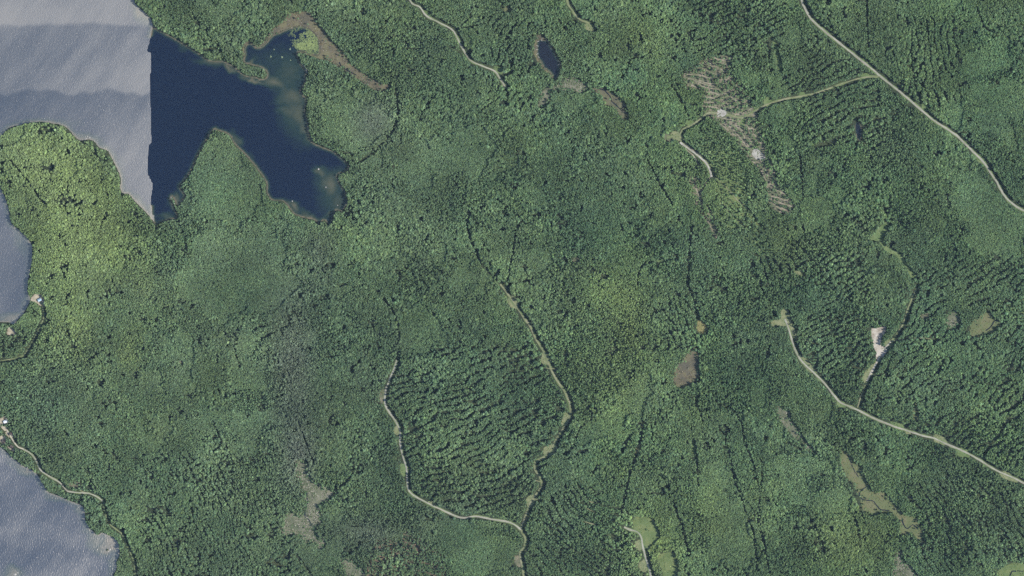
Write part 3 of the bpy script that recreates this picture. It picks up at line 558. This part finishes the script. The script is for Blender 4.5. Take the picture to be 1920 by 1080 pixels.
def build_points(sp, jit, seed, stand):
    want_young = stand == 0
    x, y = candidates(sp, jit, seed); n = len(x)
    young = np.zeros(n, bool); xw = x+(vnoise(x, y, 25, 3)-.5)*36; yw = y+(vnoise(x, y, 25, 8)-.5)*36
    for p in YOUNG: young |= inside(xw, yw, p)
    young ^= (fbm(x, y, 60, 61, 3) > .70)
    coarse = (fbm(x, y, 75, 66, 4)+.10*blob(x, y, 420, 560, 90, 70)+.12*blob(x, y, 400, 940, 120, 110)+.1*blob(x, y, 690, 780, 60, 90)+.12*blob(x, y, 920, 890, 90, 60)+.1*blob(x, y, 660, 150, 60, 60)) > .555
    kind = np.where(young, 0, np.where(coarse, 2, 1))
    ok = kind == stand
    x, y = x[ok], y[ok]; n = len(x); r = np.random.default_rng(seed+1)
    ok = np.ones(n, bool)
    for p in WATERS: ok &= ~(inside(x, y, p) | (dist_line(x, y, p, True, 4) < 1.2))
    near_patch = np.full(n, 30.0)
    for nm, k, p in patch_w:
        i = inside(x, y, p)
        dens = {'slash': .46, 'slash_red': .66, 'bog_grey': .0}.get(k, 0)
        if nm == 'clearing' and k == 'meadow': dens = .40
        if nm == 'thinned_ground': dens = .62
        if nm == 'clearing' and k == 'slash': dens = .2
        if nm == 'roadside_clearing': dens = .0
        de = dist_line(x, y, p, True, 8)
        if dens == 0 and k.startswith('bog'): ok &= ~i | ((de < 4) & (r.random(n) < .12)) | (r.random(n) < .008)
        else: ok &= ~i | (r.random(n) < dens)
        if dens == 0: ok &= (de > .9) | (r.random(n) < .2)
    for nm, w, m, cl, l in roads_w:
        ok &= dist_line(x, y, l, False, 12) > w/2+1.0+cl*(.5+.7*vnoise(x, y, 12, 77))
        ok &= dist_line(x-3.0, y+.4, l, False, 12) > w/2+.8+cl*(.5+.7*vnoise(x, y, 12, 78))
    for p in SKIDS: ok &= dist_line(x, y, smooth(p, False, 4), False, 4) > 1.9
    for w, p in GAPS: ok &= (dist_line(x, y, smooth(p, False, 6), False, 8) > w*.5*(.0+1.2*vnoise(x, y, 14, 78))+.65) | (r.random(n) < .14)
    for poly, ang, spc, f in ROWS:
        a = math.radians(ang); u = -x*math.sin(a)+y*math.cos(a); u = u+(fbm(x, y, 70, 40, 3)-.5)*50
        ph = (u/spc) % 1.0
        ok &= ~(inside(x+(vnoise(x, y, 30, 5)-.5)*40, y, poly) & (ph < f) & (vnoise(x, y, 26, 12) > .34) & (r.random(n) < .82))
    ok &= r.random(n) > .02
    for cx, cy in ((74.5,562),(11,790),(20,813.5),(7,827),(22,838)): ok &= np.hypot(x-cx, y-cy) > 5.2
    gaps = (fbm(x, y, 13, 19, 2) > (.75 if stand == 1 else .72)) & (not want_young); ok &= ~(gaps & (r.random(n) < .75))
    return x[ok], y[ok]
def tint_map(x, y, r):
    """Leaf colour by stand: yellow-green birch and maple, plain green, blue-green, grey spruce bog."""
    n = len(x)
    yel = .25+.24*(fbm(x, y, 110, 71, 4)-.5)*2+.10*(fbm(x, y, 22, 73, 2)-.5)*2
    for a, k in [((110,330,110,100),.66),((70,290,70,60),.2),((150,470,95,85),.50),((130,590,95,110),.30),((210,420,60,80),.32),((245,655,24,45),.45),((150,620,40,40),.25),((265,500,24,60),.3),((1205,80,50,60),.34),((1175,110,40,40),.2),((1130,540,50,50),.30),((1175,640,40,110),.25),((1225,960,40,110),.2),((1150,770,60,45),.42),((1230,1040,50,60),.40),((1330,950,30,70),.30),
                 ((1620,1010,60,50),.40),((1385,385,50,55),.30),((1300,180,60,50),.20),((1360,310,60,80),.20),((1110,690,50,40),.25),((930,880,70,50),.2),((1180,600,40,80),.2),((1470,470,40,70),.2),((1540,1000,60,70),.32),((300,800,50,40),.15),((1450,950,30,60),.15),((1150,880,40,40),.2),((545,20,40,20),.2)]:
        yel = yel+k*blob(x, y, *a)
    for a, k in [((1100,430,60,50),.25),((1185,130,30,40),.3),((1290,120,30,25),.3),((200,580,50,60),.25),((90,740,70,60),.22),((1560,560,80,60),.12),((1700,640,90,70),.12),((1280,470,40,50),.15),((230,300,24,40),.3),((880,720,100,60),.14),((1730,470,80,50),.12)]:
        yel = yel-k*blob(x, y, *a)
    gry = .16+.10*np.clip((1180-x)/500, 0, 1)+.12*(fbm(x, y, 90, 75, 3)-.5)*2
    for a, k in [((550,690,42,140),.44),((562,860,34,60),.50),((700,225,40,45),.5),((600,470,26,50),.25),((690,1000,60,30),.35),((840,960,60,25),.1),((760,360,90,60),.1)]:
        gry = gry+k*blob(x, y, *a)
    bri = 1.06+.42*(fbm(x, y, 70, 81, 4)-.5)*2+.18*blob(x, y, 110, 400, 120, 190)+.14*blob(x, y, 1160, 760, 80, 60)+.14*blob(x, y, 1240, 1000, 70, 90)+.1*blob(x, y, 1390, 390, 50, 60)+.14*blob(x, y, 1140, 560, 60, 100)
    yel = np.clip(yel+r.normal(0, .13, n), 0, 1)[:, None]; gry = np.clip(gry+r.normal(0, .07, n), 0, .9)[:, None]
    bri = (bri*np.exp(r.normal(0, .20, n)))[:, None]
    c = np.array([.102, .188, .092])*(1-yel)+np.array([.232, .312, .104])*yel
    c = c*(1-gry)+np.array([.165, .185, .150])*gry
    return c*bri
def forest_points():
    out = []
    for sp, jit, seed, stand in ((2.65, .30, 11, 1), (2.4, .28, 23, 0), (3.3, .30, 37, 2)):
        young = stand == 0
        x, y = build_points(sp, jit, seed, stand); n = len(x); r = np.random.default_rng(seed+3)
        sz = fbm(x, y, 120, 15, 3)
        if young: rad = r.uniform(1.08, 1.75, n); h = 5.2+1.8*sz+r.normal(0, .45, n)
        else:
            rad = r.uniform(1.12, 1.86, n)*(.82+.36*sz); big = r.random(n) < .05; rad[big] *= 1.3
            rad = rad*(1.36 if stand == 2 else 1.0)
            h = 9.6+(1.0 if stand == 2 else 0)+4*(sz-.5)+r.normal(0, .75, n); h[big] += 1.3
        con = r.random(n) < np.clip(.16+.9*(fbm(x, y, 90, 55, 3)-.52)*2, .03, .42)
        con &= ~((blob(x, y, 110, 400, 140, 200) > .4) & (r.random(n) < .8))
        if young: con &= r.random(n) < .3
        t = tint_map(x, y, r); t[con] *= np.array([.84, .89, .97]); rad = np.where(con, rad*.82, rad); h = np.where(con, h*1.08, h)
        out.append((x, y, rad, np.clip(h, 2.5, 18), con, t, r.uniform(0, 6.28, n)))
    return [np.concatenate(a) for a in zip(*out)]
fx, fy, fr, fh, fc, ft, frot = forest_points()

# ---------------------------------------------------------------- single trees: the ones with the broadest crowns beside what the map shows
ANCHORS = [  # x, y, how many, where
 (120,242,7,'on the north shore of the yellow-green peninsula'),(208,300,6,'on the sandy east shore of the peninsula'),(245,372,6,'above the shingle where pale water meets dark water'),(58,480,7,'on the west shore of the peninsula'),(40,600,6,'between the left bay and the small tan clearing'),
 (86,566,6,'behind the blue-roofed cabin'),(12,640,4,'along the shaded trail near the left edge'),(28,800,6,'beside the pale-roofed cabin yard'),(30,858,6,'between the sandy yards and the lower left bay'),(125,930,6,'between the shore road and the lower left bay'),(172,975,6,'on the wooded point in the lower left bay'),(235,1040,6,'between shore road and bay at the bottom left'),
 (275,22,5,'on the wooded shore atop the pale lake'),(340,74,6,'on the north shore of the dark bay'),(480,136,7,'on the narrow spit closing the lily cove'),(452,90,5,'west of the lily cove'),(566,108,6,'on the shore between lily cove and dark inlet'),(582,225,7,'on the east shore of the dark bay'),(650,345,6,'on the shore beside the brown shoal'),(640,290,4,'where the shaded stream enters the dark bay'),
 (605,425,6,'at the southern tip of the dark bay'),(490,335,6,'on the southwest shore of the dark bay'),(402,254,6,'at the tip of the wedge-shaped headland'),(352,350,5,'on the west side of the wedge-shaped headland'),(300,428,5,'at the narrow southwest end of the dark bay'),(615,62,6,'along the northeast edge of the red-brown marsh'),(690,175,5,'along the south edge of the red-brown marsh'),
 (1045,100,6,'on the east bank of the small dark pond'),(1000,110,5,'on the west bank of the small dark pond'),(1080,180,6,'south of the speckled bog below the small pond'),(1165,180,6,'above the brown bog with a winding stream'),(860,80,6,'beside the gravel road at the top centre'),(945,135,4,'round the grassy pad ending the top centre road'),(1115,50,4,'round the pale pad ending the short top road'),
 (1350,150,8,'among the pale skid trails of the cutting'),(1405,285,6,'beside the grey landing in the right cutting'),(1330,330,6,'beside the curving pale skid road'),(1385,375,8,'in the bright green clearing'),(1610,100,6,'on the diagonal gravel road, upper stretch'),(1730,205,6,'on the middle stretch of the diagonal gravel road'),(1865,330,6,'on the lower stretch of the diagonal gravel road'),(1540,175,5,'along the light green track joining the diagonal road'),
 (1660,430,5,'round the grassy boot-shaped clearing at right'),(1655,642,6,'in the clump beside the bright sand pit'),(1630,645,4,'on the west rim of the bright sand pit'),(1470,595,5,'round the pale head of the lower right road'),(1690,805,6,'along the lower right road before the pads'),(1660,945,6,'round the olive bog with a looping stream'),(1310,690,6,'on the shaded east edge of the red-brown teardrop bog'),
 (965,560,5,'beside the pale pad at the head of the central road'),(1030,680,5,'beside the central road at its middle pad'),(1065,780,5,'at the outer bend of the central road'),(1005,900,5,'inside the S-bend of the central road'),(750,810,5,'beside the left forest road at its small pads'),(830,958,5,'along the lower gravel road running east'),(1225,1000,6,'round the bright meadow at bottom right of centre'),(590,960,6,'beside the grey branching bog at bottom left'),(770,1050,8,'in the reddish thinned stand')]
taken = np.zeros(len(fx), bool); singles = []
tot = sum(a[2] for a in ANCHORS); scale_n = min(1.0, 300/tot)
for ax, ay, n, where in ANCHORS:
    n = max(2, int(n*scale_n+.5)); d = np.hypot(fx-ax, fy-ay)
    cost = d/16-fr*1.1-fh*.06+np.where(taken, 1e6, 0)+np.where(d > 26, 5, 0)+np.where(fc, .6, 0)
    order = np.argsort(cost)[:400]; con_ = [i for i in order if fc[i] and d[i] < 34][:2]; bro_ = [i for i in order if not fc[i]]
    pick = bro_[:n-len(con_)]+con_
    for i in pick:
        if len(singles) >= 300: break
        taken[i] = True; singles.append((i, where))
protoB, protoC = {}, {}
def adj(t): 
    y = t[0]/max(t[1], 1e-6)
    return 'yellow-green' if y > .70 else 'grey-green' if t[2]/t[1] > .62 else 'mid-green' if t.sum() > .25 else 'deep green'
sets = {}
for i, where in singles: sets.setdefault((where, adj(ft[i]), bool(fc[i])), []).append(i)
ORD = ['first', 'second', 'third', 'fourth', 'fifth', 'sixth', 'seventh', 'eighth']
q = 0
for (where, col, con), ids in sets.items():
    ids.sort(key=lambda i: fx[i])
    for k, i in enumerate(ids):
        noun = 'conifer' if con else 'broadleaf'
        if len(ids) == 1: lab = f'{col} {"pointed" if con else "broad-crowned"} {noun} tree {where}'
        else: lab = f'{ORD[k]} {col} {noun} from the west, {where}'
        var = q % (3 if con else 6); q += 1
        if len(lab.split()) > 16: lab = lab.replace(' from the west,', ' from west')
        e, c, t = tree_thing('conifer_tree' if con else 'broadleaf_tree', 'c' if con else 'b', var, W((fx[i], fy[i])), fr[i]*1.18, fh[i]*1.06, frot[i], ft[i]*1.05, lab, f'trees {where}')
        (protoC if con else protoB).setdefault(var, (c, t))
for v in range(6):
    if v not in protoB: raise RuntimeError('no broadleaf prototype')

# ---------------------------------------------------------------- the forest itself: one stuff object of broadleaves, one of conifers
def scatter(name, x, y, z, rot, scale, tint, sources, label):
    """sources: list of lists of objects; each list is joined to one instance and picked at random per point."""
    me = bpy.data.meshes.new(name); n = len(x)
    co = np.stack([x-960, 540-y, z], 1).astype(np.float32); me.vertices.add(n); me.vertices.foreach_set('co', co.ravel())
    r = np.random.default_rng(n)
    for nm, typ, key, arr in (('rot', 'FLOAT_VECTOR', 'vector', np.stack([0*rot, 0*rot, rot], 1)), ('size', 'FLOAT_VECTOR', 'vector', scale), ('pick', 'INT', 'value', r.integers(0, len(sources), n))):
        a = me.attributes.new(nm, typ, 'POINT'); a.data.foreach_set(key, np.ascontiguousarray(arr).ravel().astype(np.int32 if typ == 'INT' else np.float32))
    a = me.attributes.new('tint', 'FLOAT_COLOR', 'POINT'); a.data.foreach_set('color', np.concatenate([tint, np.ones((n, 1))], 1).ravel().astype(np.float32))
    o = bpy.data.objects.new(name, me); COL.objects.link(o)
    ng = bpy.data.node_groups.new(name, 'GeometryNodeTree'); N = ng.nodes.new; L = ng.links.new
    ng.interface.new_socket('Geometry', in_out='INPUT', socket_type='NodeSocketGeometry'); ng.interface.new_socket('Geometry', in_out='OUTPUT', socket_type='NodeSocketGeometry')
    gi, go = N('NodeGroupInput'), N('NodeGroupOutput'); iop = N('GeometryNodeInstanceOnPoints'); al = N('GeometryNodeJoinGeometry')
    for grp in sources:
        j = N('GeometryNodeJoinGeometry')
        for ob in grp:
            oi = N('GeometryNodeObjectInfo'); oi.transform_space = 'ORIGINAL'; oi.inputs['Object'].default_value = ob; L(oi.outputs['Geometry'], j.inputs[0])
        gt = N('GeometryNodeGeometryToInstance'); L(j.outputs[0], gt.inputs[0]); L(gt.outputs[0], al.inputs[0])
    def attr(nm, dt):
        a = N('GeometryNodeInputNamedAttribute'); a.data_type = dt; a.inputs['Name'].default_value = nm; return a.outputs['Attribute']
    L(gi.outputs[0], iop.inputs['Points']); L(al.outputs[0], iop.inputs['Instance']); iop.inputs['Pick Instance'].default_value = True
    L(attr('pick', 'INT'), iop.inputs['Instance Index']); L(attr('rot', 'FLOAT_VECTOR'), iop.inputs['Rotation']); L(attr('size', 'FLOAT_VECTOR'), iop.inputs['Scale'])
    L(iop.outputs[0], go.inputs[0])
    md = o.modifiers.new('scatter', 'NODES'); md.node_group = ng
    tag(o, label, 'forest' if 'forest' in name else 'plants', None, 'stuff'); return o
rest = ~taken
b = rest & ~fc
scatter('broadleaf_forest', fx[b], fy[b], np.zeros(b.sum()), frot[b], np.stack([fr[b], fr[b], fh[b]], 1), ft[b], [list(protoB[v]) for v in protoB], 'dense green broadleaf forest covering the land between lakes and roads')
c_ = rest & fc
scatter('conifer_forest', fx[c_], fy[c_], np.zeros(c_.sum()), frot[c_], np.stack([fr[c_], fr[c_], fh[c_]], 1), ft[c_], [list(protoC[v]) for v in protoC], 'dark pointed conifers mixed through the forest')
print('trees', b.sum(), c_.sum(), len(singles))

# ---------------------------------------------------------------- scrub, tussocks and lily pads
def shrub_mesh(seed, m, name):
    rr = random.Random(seed); bm = bmesh.new()
    for k in range(5):
        a = k*1.257+rr.uniform(-.4, .4); lump(bm, (.45*math.cos(a), .45*math.sin(a), .45+rr.uniform(-.1, .15)), rr.uniform(.34, .5), seed*7+k)
    lump(bm, (0, 0, .68), .42, seed+3)
    leaves(bm, [(rr.uniform(-.9, .9), rr.uniform(-.9, .9), rr.uniform(.2, .95)) for _ in range(40)], .13, rr)
    return to_mesh(bm, name, m)
def tussock_mesh(seed, m):
    rr = random.Random(seed); bm = bmesh.new()
    for k in range(26):
        a = rr.uniform(0, 6.28); r = rr.uniform(.3, 1); w = .09
        b1 = bm.verts.new((.25*math.cos(a-w*3), .25*math.sin(a-w*3), 0)); b2 = bm.verts.new((.25*math.cos(a+w*3), .25*math.sin(a+w*3), 0))
        m1 = bm.verts.new((.7*r*math.cos(a+w), .7*r*math.sin(a+w), .8*(1.2-r*.5))); t = bm.verts.new((r*math.cos(a), r*math.sin(a), .75*(1.3-r)))
        bm.faces.new((b1, b2, m1)); bm.faces.new((b1, m1, t))
    return to_mesh(bm, 'tussock', m)
def lily_mesh(seed):
    rr = random.Random(seed); bm = bmesh.new()
    for k in range(9):
        a = rr.uniform(0, 6.28); d = rr.uniform(0, .8); r = rr.uniform(.18, .34); c = (d*math.cos(a), d*math.sin(a), .01*k)
        notch = rr.uniform(0, 6.28); ring = [bm.verts.new((c[0]+r*math.cos(notch+.3+j*5.7/9), c[1]+r*math.sin(notch+.3+j*5.7/9), c[2]+.004*(j % 2))) for j in range(10)]
        bm.faces.new([bm.verts.new(c)]+ring)
    return to_mesh(bm, 'lily_pads', M['scrub'])
def single(name, me, xy, z, s, rot, tint, label, cat, group=None):
    o = bpy.data.objects.new(name, me); COL.objects.link(o); o.location = (*W(xy), z); o.scale = s; o.rotation_euler = (0, 0, rot)
    if tint is not None: o['tint'] = [float(v) for v in tint]
    return tag(o, label, cat, group)
sh1 = single('shrub', shrub_mesh(1, M['scrub'], 'shrub'), (1290,690), .1, (2.1,2.1,1.8), .4, (.13,.13,.10), 'grey shrub in the middle of the red-brown teardrop bog', 'shrub')
sh2 = single('shrub', shrub_mesh(2, M['scrub'], 'shrub'), (1212,993), .1, (2.4,2.4,2.2), 1.4, (.06,.10,.045), 'dark round shrub in the middle of the bright meadow', 'shrub')
sh3 = single('shrub', shrub_mesh(3, M['scrub'], 'shrub'), (201,1031), -.2, (2.6,2.0,2.2), .9, (.05,.07,.04), 'dark bush on the rocky islet in the lower left bay', 'shrub')
tu1 = single('grass_tussock', tussock_mesh(4, M['scrub']), (1640,945), .1, (1.8,1.8,1.0), 0, (.14,.14,.07), 'sedge tussock inside the stream loop of the olive bog', 'tussock')
li1 = single('lily_pads', lily_mesh(5), (508,106), WL+.05, (2.2,2.2,1), 0, (.20,.25,.15), 'pale lily pads floating at the centre of the dark cove', 'lily pads', 'lily pads in the cove')
for k, (p, sz, lab) in enumerate([((529,107), 2.4, 'ring of pale lily pads floating east of the cove centre'), ((514,93), 1.4, 'small lily pad cluster in the cove, nearest the reedy north end'), ((545,113), 1.5, 'small lily pad cluster near the wooded east bank of the cove'), ((544,92), 2.2, 'green lily pad cluster just off the green lily mat')]):
    o = single('lily_pads', li1.data, p, WL+.05, (sz, sz, 1), k*1.7+.5, (.20,.25,.15), lab, 'lily pads', 'lily pads in the cove')
SC = {'bog_red': (.16, [(.16,.12,.08), (.13,.13,.07), (.20,.18,.15), (.10,.085,.06)], .9), 'bog_grey': (.30, [(.22,.22,.17), (.15,.16,.10), (.27,.25,.21), (.08,.12,.055), (.10,.14,.065)], 1.1), 'bog_brown': (.10, [(.12,.11,.07), (.10,.12,.06)], .8),
      'bog_olive': (.10, [(.14,.15,.07), (.11,.13,.055), (.20,.17,.11)], .8), 'meadow': (.05, [(.07,.12,.045), (.15,.19,.075), (.19,.23,.10)], 1.0), 'slash': (.09, [(.22,.19,.15), (.10,.13,.06), (.14,.17,.075)], 1.0), 'slash_red': (.10, [(.26,.15,.11), (.12,.14,.07)], 1.0),
      'grass': (.10, [(.10,.15,.06), (.15,.19,.085)], .8), 'grass_pale': (.09, [(.19,.20,.11), (.11,.15,.06)], .8), 'straw': (.15, [(.22,.20,.09), (.17,.17,.07)], .8)}
sx, sy, sr, shh, st_ = [], [], [], [], []
r = np.random.default_rng(5)
for n, kind, poly in patch_w:
    if kind not in SC: continue
    dens, cols, size = SC[kind]; (x0, y0), (x1, y1) = poly.min(0)-2, poly.max(0)+2; k = int((x1-x0)*(y1-y0)*dens)
    x, y = r.uniform(x0, x1, k), r.uniform(y0, y1, k); ok = inside(x, y, poly)
    for p in WATERS: ok &= ~inside(x, y, p)
    for _, w, m, cl, l in roads_w: ok &= dist_line(x, y, l, False, 8) > w/2+.3
    clump = fbm(x, y, 9, 17, 2) > (.42 if kind in ('bog_red', 'meadow', 'bog_brown') else .36); ok &= clump
    x, y = x[ok], y[ok]; k = len(x); sx.append(x); sy.append(y); sr.append(size*r.uniform(.5, 1.35, k)); shh.append(size*r.uniform(.4, 1.2, k))
    tt = np.array(cols)[r.integers(0, len(cols), k)]*np.exp(r.normal(0, .2, k))[:, None]
    if kind.startswith('bog'):   # alder and young trees creep in from the edge
        cr = (dist_line(x, y, poly, True, 9) < 1.5+5*r.random(k)) & (r.random(k) < .7)
        tt[cr] = np.array([.085, .150, .070])*np.exp(r.normal(0, .2, (cr.sum(), 1))); sr[-1][cr] *= 1.35; shh[-1][cr] *= 2.0
    st_.append(tt)
sx, sy, sr, shh, st_ = map(np.concatenate, (sx, sy, sr, shh, st_))
scatter('bog_scrub', sx, sy, np.full(len(sx), .06), r.uniform(0, 6.28, len(sx)), np.stack([sr, sr, shh], 1), st_, [[sh1], [sh2], [tu1]], 'low scrub and sedge tussocks covering bogs, meadows and cuttings')
LILY = ragged(px_smooth([(548,53),(562,51),(578,55),(590,65),(597,79),(599,92),(595,103),(583,100),(570,95),(557,92),(548,84),(541,74),(540,62)]), 2, 6)
x, y = r.uniform(530, 602, 4200), r.uniform(45, 112, 4200)
core = np.clip(blob(x, y, 566, 87, 13, 7)*1.6+blob(x, y, 580, 70, 20, 20)*.75+blob(x, y, 590, 90, 12, 14)*.6, 0, 1)
ok = inside(x, y, LILY) & (r.random(len(x)) < .15+.75*core) & (fbm(x, y, 7, 29, 2) > .40-.2*core); x, y = x[ok], y[ok]; core = core[ok]
s_ = r.uniform(.9, 1.7, len(x)); tl = np.array([.095,.125,.062])*(1-core[:, None])+np.array([.155,.195,.080])*core[:, None]
scatter('lily_mat', x, y, np.full(len(x), WL+.04)+r.uniform(0, .03, len(x)), r.uniform(0, 6.28, len(x)), np.stack([s_, s_, s_*0+1], 1), tl*np.exp(r.normal(0, .18, len(x)))[:, None], [[li1]], 'yellow-green mat of lily pads in the cove below the marsh')

# ---------------------------------------------------------------- boulders, driftwood, cabins
def rock(xy, r_, z, label, group=None, flat=.6, m='rock'):
    bm = bmesh.new(); rr = random.Random(int(xy[0]*7+xy[1])); bmesh.ops.create_icosphere(bm, subdivisions=2, radius=1); sx_, sy_ = rr.uniform(.8, 1.3), rr.uniform(.7, 1.1)
    for v in bm.verts:
        k = rr.uniform(.86, 1.1); v.co = (v.co.x*k*sx_*r_, v.co.y*k*sy_*r_, v.co.z*k*flat*r_)
    o = bm_obj('boulder', bm, M[m]); o.location = (*W(xy), z); o.rotation_euler = (0, 0, rr.uniform(0, 3)); return tag(o, label, 'rock', group)
for xy, r_, lab in [((168,258), 2.2, 'largest pale boulder at the waterline of the peninsula'), ((164,256), 1.5, 'boulder just off the peninsula, beside the largest pale one'), ((161,260), 1.4, 'boulder against the trees on the peninsula shore'), ((597,317), 1.9, 'pale boulder on the northern tip of the brown shoal'), ((611,351), 1.5, 'pale boulder in the middle of the brown shoal'), ((548,377), 1.3, 'pale boulder off the southwest shore of the dark bay'), ((633,385), 1.1, 'small boulder in the shallows at the southeast corner of the bay'),
                    ((206,1030), 2.3, 'tan boulder of the islet in the lower left bay'), ((203,1034), 1.4, 'low rock at the south side of the lower left islet'), ((28,1077), 2.6, 'dark rock islet at the bottom edge of the lower left bay'), ((33,1074), 1.6, 'pale rock beside the islet at the bottom edge'), ((51,877), 1.6, 'pale boulder on the beach below the sandy yards'), ((147,951), 1.3, 'pale boulder on the beach by the wooded point'), ((322,372), 2.2, 'pale boulder on the tip of the hooked spit'), ((327,382), 1.8, 'pale boulder halfway along the hooked spit')]:
    rock(xy, r_*.85, WL+.05, lab, 'shoreline boulders')
def log(xy, length, rot, label, group, z=.1, rad=.45):
    bm = bmesh.new(); rr = random.Random(int(xy[0]*3+xy[1]*5)); rings = []
    for k in range(6):
        t = k/5; c = (length*(t-.5), .25*math.sin(t*4+rr.random()), 0); q = rad*(1-.6*t)
        rings.append([bm.verts.new((c[0], c[1]+q*math.cos(j*1.047), c[2]+q*math.sin(j*1.047))) for j in range(6)])
    for a_, b_ in zip(rings[:-1], rings[1:]):
        for j in range(6): bm.faces.new((a_[j], a_[(j+1) % 6], b_[(j+1) % 6], b_[j]))
    bm.faces.new(rings[0]); bm.faces.new(rings[-1])
    for s in (-1, 1):   # stubs of two branches
        v = [bm.verts.new(p) for p in ((length*.1, 0, .1), (length*.16, 0, .1), (length*.22, s*.9, .5))]; bm.faces.new(v)
    o = bm_obj('driftwood_log', bm, M['deadwood']); o.location = (*W(xy), z); o.rotation_euler = (0, 0, math.radians(rot)); return tag(o, label, 'log', group)
for k, (xy, le, ro) in enumerate([((569,123), 7, -50), ((572,127), 8, -62), ((575,130), 7, -40), ((574,133), 6, -70), ((577,136), 6, -20)]):
    log(xy, le, ro, ['topmost', 'second', 'middle', 'fourth', 'lowest'][k]+' weathered log of the pile on the cove\'s east bank', 'driftwood on the east bank of the cove')
for k, (xy, ro) in enumerate([((1009,78), 20), ((1008,86), -15), ((1007,93), 10), ((1008,101), 35), ((1010,107), -30), ((1016,74), 80), ((1027,77), -50), ((1048,115), -10), ((1049,121), 15)]):
    log(xy, 5, ro, ['northernmost log on the west bank of the small pond', 'second log from the north on the small pond\'s west bank', 'third log from the north on the small pond\'s west bank', 'fourth log from the north on the small pond\'s west bank', 'southernmost log on the west bank of the small pond', 'log at the north end of the small pond', 'log at the northeast corner of the small pond', 'upper of two logs on the east bank of the small pond', 'lower of two logs on the east bank of the small pond'][k], 'fallen logs round the small pond', WL+.25, .35)
def cabin(xy, w, d, rot, roof, label):
    e = bpy.data.objects.new('cabin', None); COL.objects.link(e); e.location = (*W(xy), 0); e.rotation_euler = (0, 0, math.radians(rot)); tag(e, label, 'cabin', 'cabins by the lake')
    H, P, ov = 2.5, 1.5, .5
    def box(name, c, s, m, par):
        bm = bmesh.new(); bmesh.ops.create_cube(bm, size=1)
        for v in bm.verts: v.co = (c[0]+v.co.x*s[0], c[1]+v.co.y*s[1], c[2]+v.co.z*s[2])
        bmesh.ops.bevel(bm, geom=bm.edges[:], offset=.02, segments=1, affect='EDGES'); return bm_obj(name, bm, M[m], par)
    V = [(-w/2, -d/2, 0), (w/2, -d/2, 0), (w/2, d/2, 0), (-w/2, d/2, 0), (-w/2, -d/2, H), (w/2, -d/2, H), (w/2, d/2, H), (-w/2, d/2, H), (-w/2, 0, H+P), (w/2, 0, H+P)]
    mesh_obj('wall', V, [(0, 1, 5, 4), (2, 3, 7, 6), (1, 2, 6, 9, 5), (3, 0, 4, 8, 7)], M['boards'], e)
    a, b_ = w/2+ov, d/2+ov; zl = H-P*ov/(d/2); t = .14
    RV = [(-a, -b_, zl), (a, -b_, zl), (a, 0, H+P), (-a, 0, H+P), (a, b_, zl), (-a, b_, zl)]; RV = [(x_, y_, z_+.03) for x_, y_, z_ in RV]+[(x_, y_, z_+t+.03) for x_, y_, z_ in RV]
    ro = mesh_obj('roof', RV, [(6, 7, 8, 9), (9, 8, 10, 11), (3, 2, 1, 0), (5, 4, 2, 3), (0, 1, 7, 6), (4, 5, 11, 10), (1, 2, 8, 7), (2, 4, 10, 8), (3, 0, 6, 9), (5, 3, 9, 11)], M[roof], e)
    box('chimney', (w*.25, d*.18, H+P+.25), (.6, .6, 1.5), 'brick', ro)
    dr = box('door', (-w*.15, -d/2-.04, 1.05), (.95, .10, 2.1), 'door', e); box('handle', (-w*.15+.35, -d/2-.11, 1.05), (.06, .06, .18), 'deadwood', dr)
    for x_, y_, sx_, sy_ in ((w*.25, -d/2-.04, 1.1, .10), (0, d/2+.04, 1.3, .10), (w/2+.04, d*.1, .10, 1.0)):
        wi = box('window', (x_, y_, 1.5), (sx_, sy_, .9), 'glass', e); box('sill', (x_, y_+(-.05 if y_ < 0 else .05)*(sy_ < .5), 1.0), (sx_+.2 if sx_ > .5 else .22, sy_+.1, .08), 'deadwood', wi)
    return e
cabin((74.5,562), 6.0, 4.6, 30, 'roof_blue', 'small blue-roofed cabin in the shore clearing of the left bay')
cabin((11,790), 7.5, 4.6, 25, 'roof_white', 'pale metal-roofed cabin in the sandy yard at the left edge')
cabin((20,813.5), 4.6, 4.4, 12, 'roof_dark', 'dark-roofed cabin among tan paths below the pale-roofed one')
cabin((7,827), 4.8, 4.4, -20, 'roof_dark', 'dark-roofed cabin nearest the lower left bay')
cabin((22,838), 5.4, 4.2, -35, 'roof_dark', 'dark-roofed cabin beside the road out of the yards')

# ---------------------------------------------------------------- the air between the aircraft and the ground
bm = bmesh.new(); bmesh.ops.create_cube(bm, size=1)
for v in bm.verts: v.co = (v.co.x*19000, v.co.y*19000, -8 if v.co.z < 0 else CAM_H+60)
hm, nt, out = mat('haze_air'); pv = nt.nodes.new('ShaderNodeVolumePrincipled')
pv.inputs['Color'].default_value = (.50, .74, 1.0, 1); pv.inputs['Density'].default_value = 0.50e-5; pv.inputs['Anisotropy'].default_value = 0.0
nt.links.new(pv.outputs[0], out.inputs['Volume'])
haze = bm_obj('haze', bm, hm); tag(haze, 'thin bluish summer haze between aircraft and forest', 'haze', None, 'stuff')
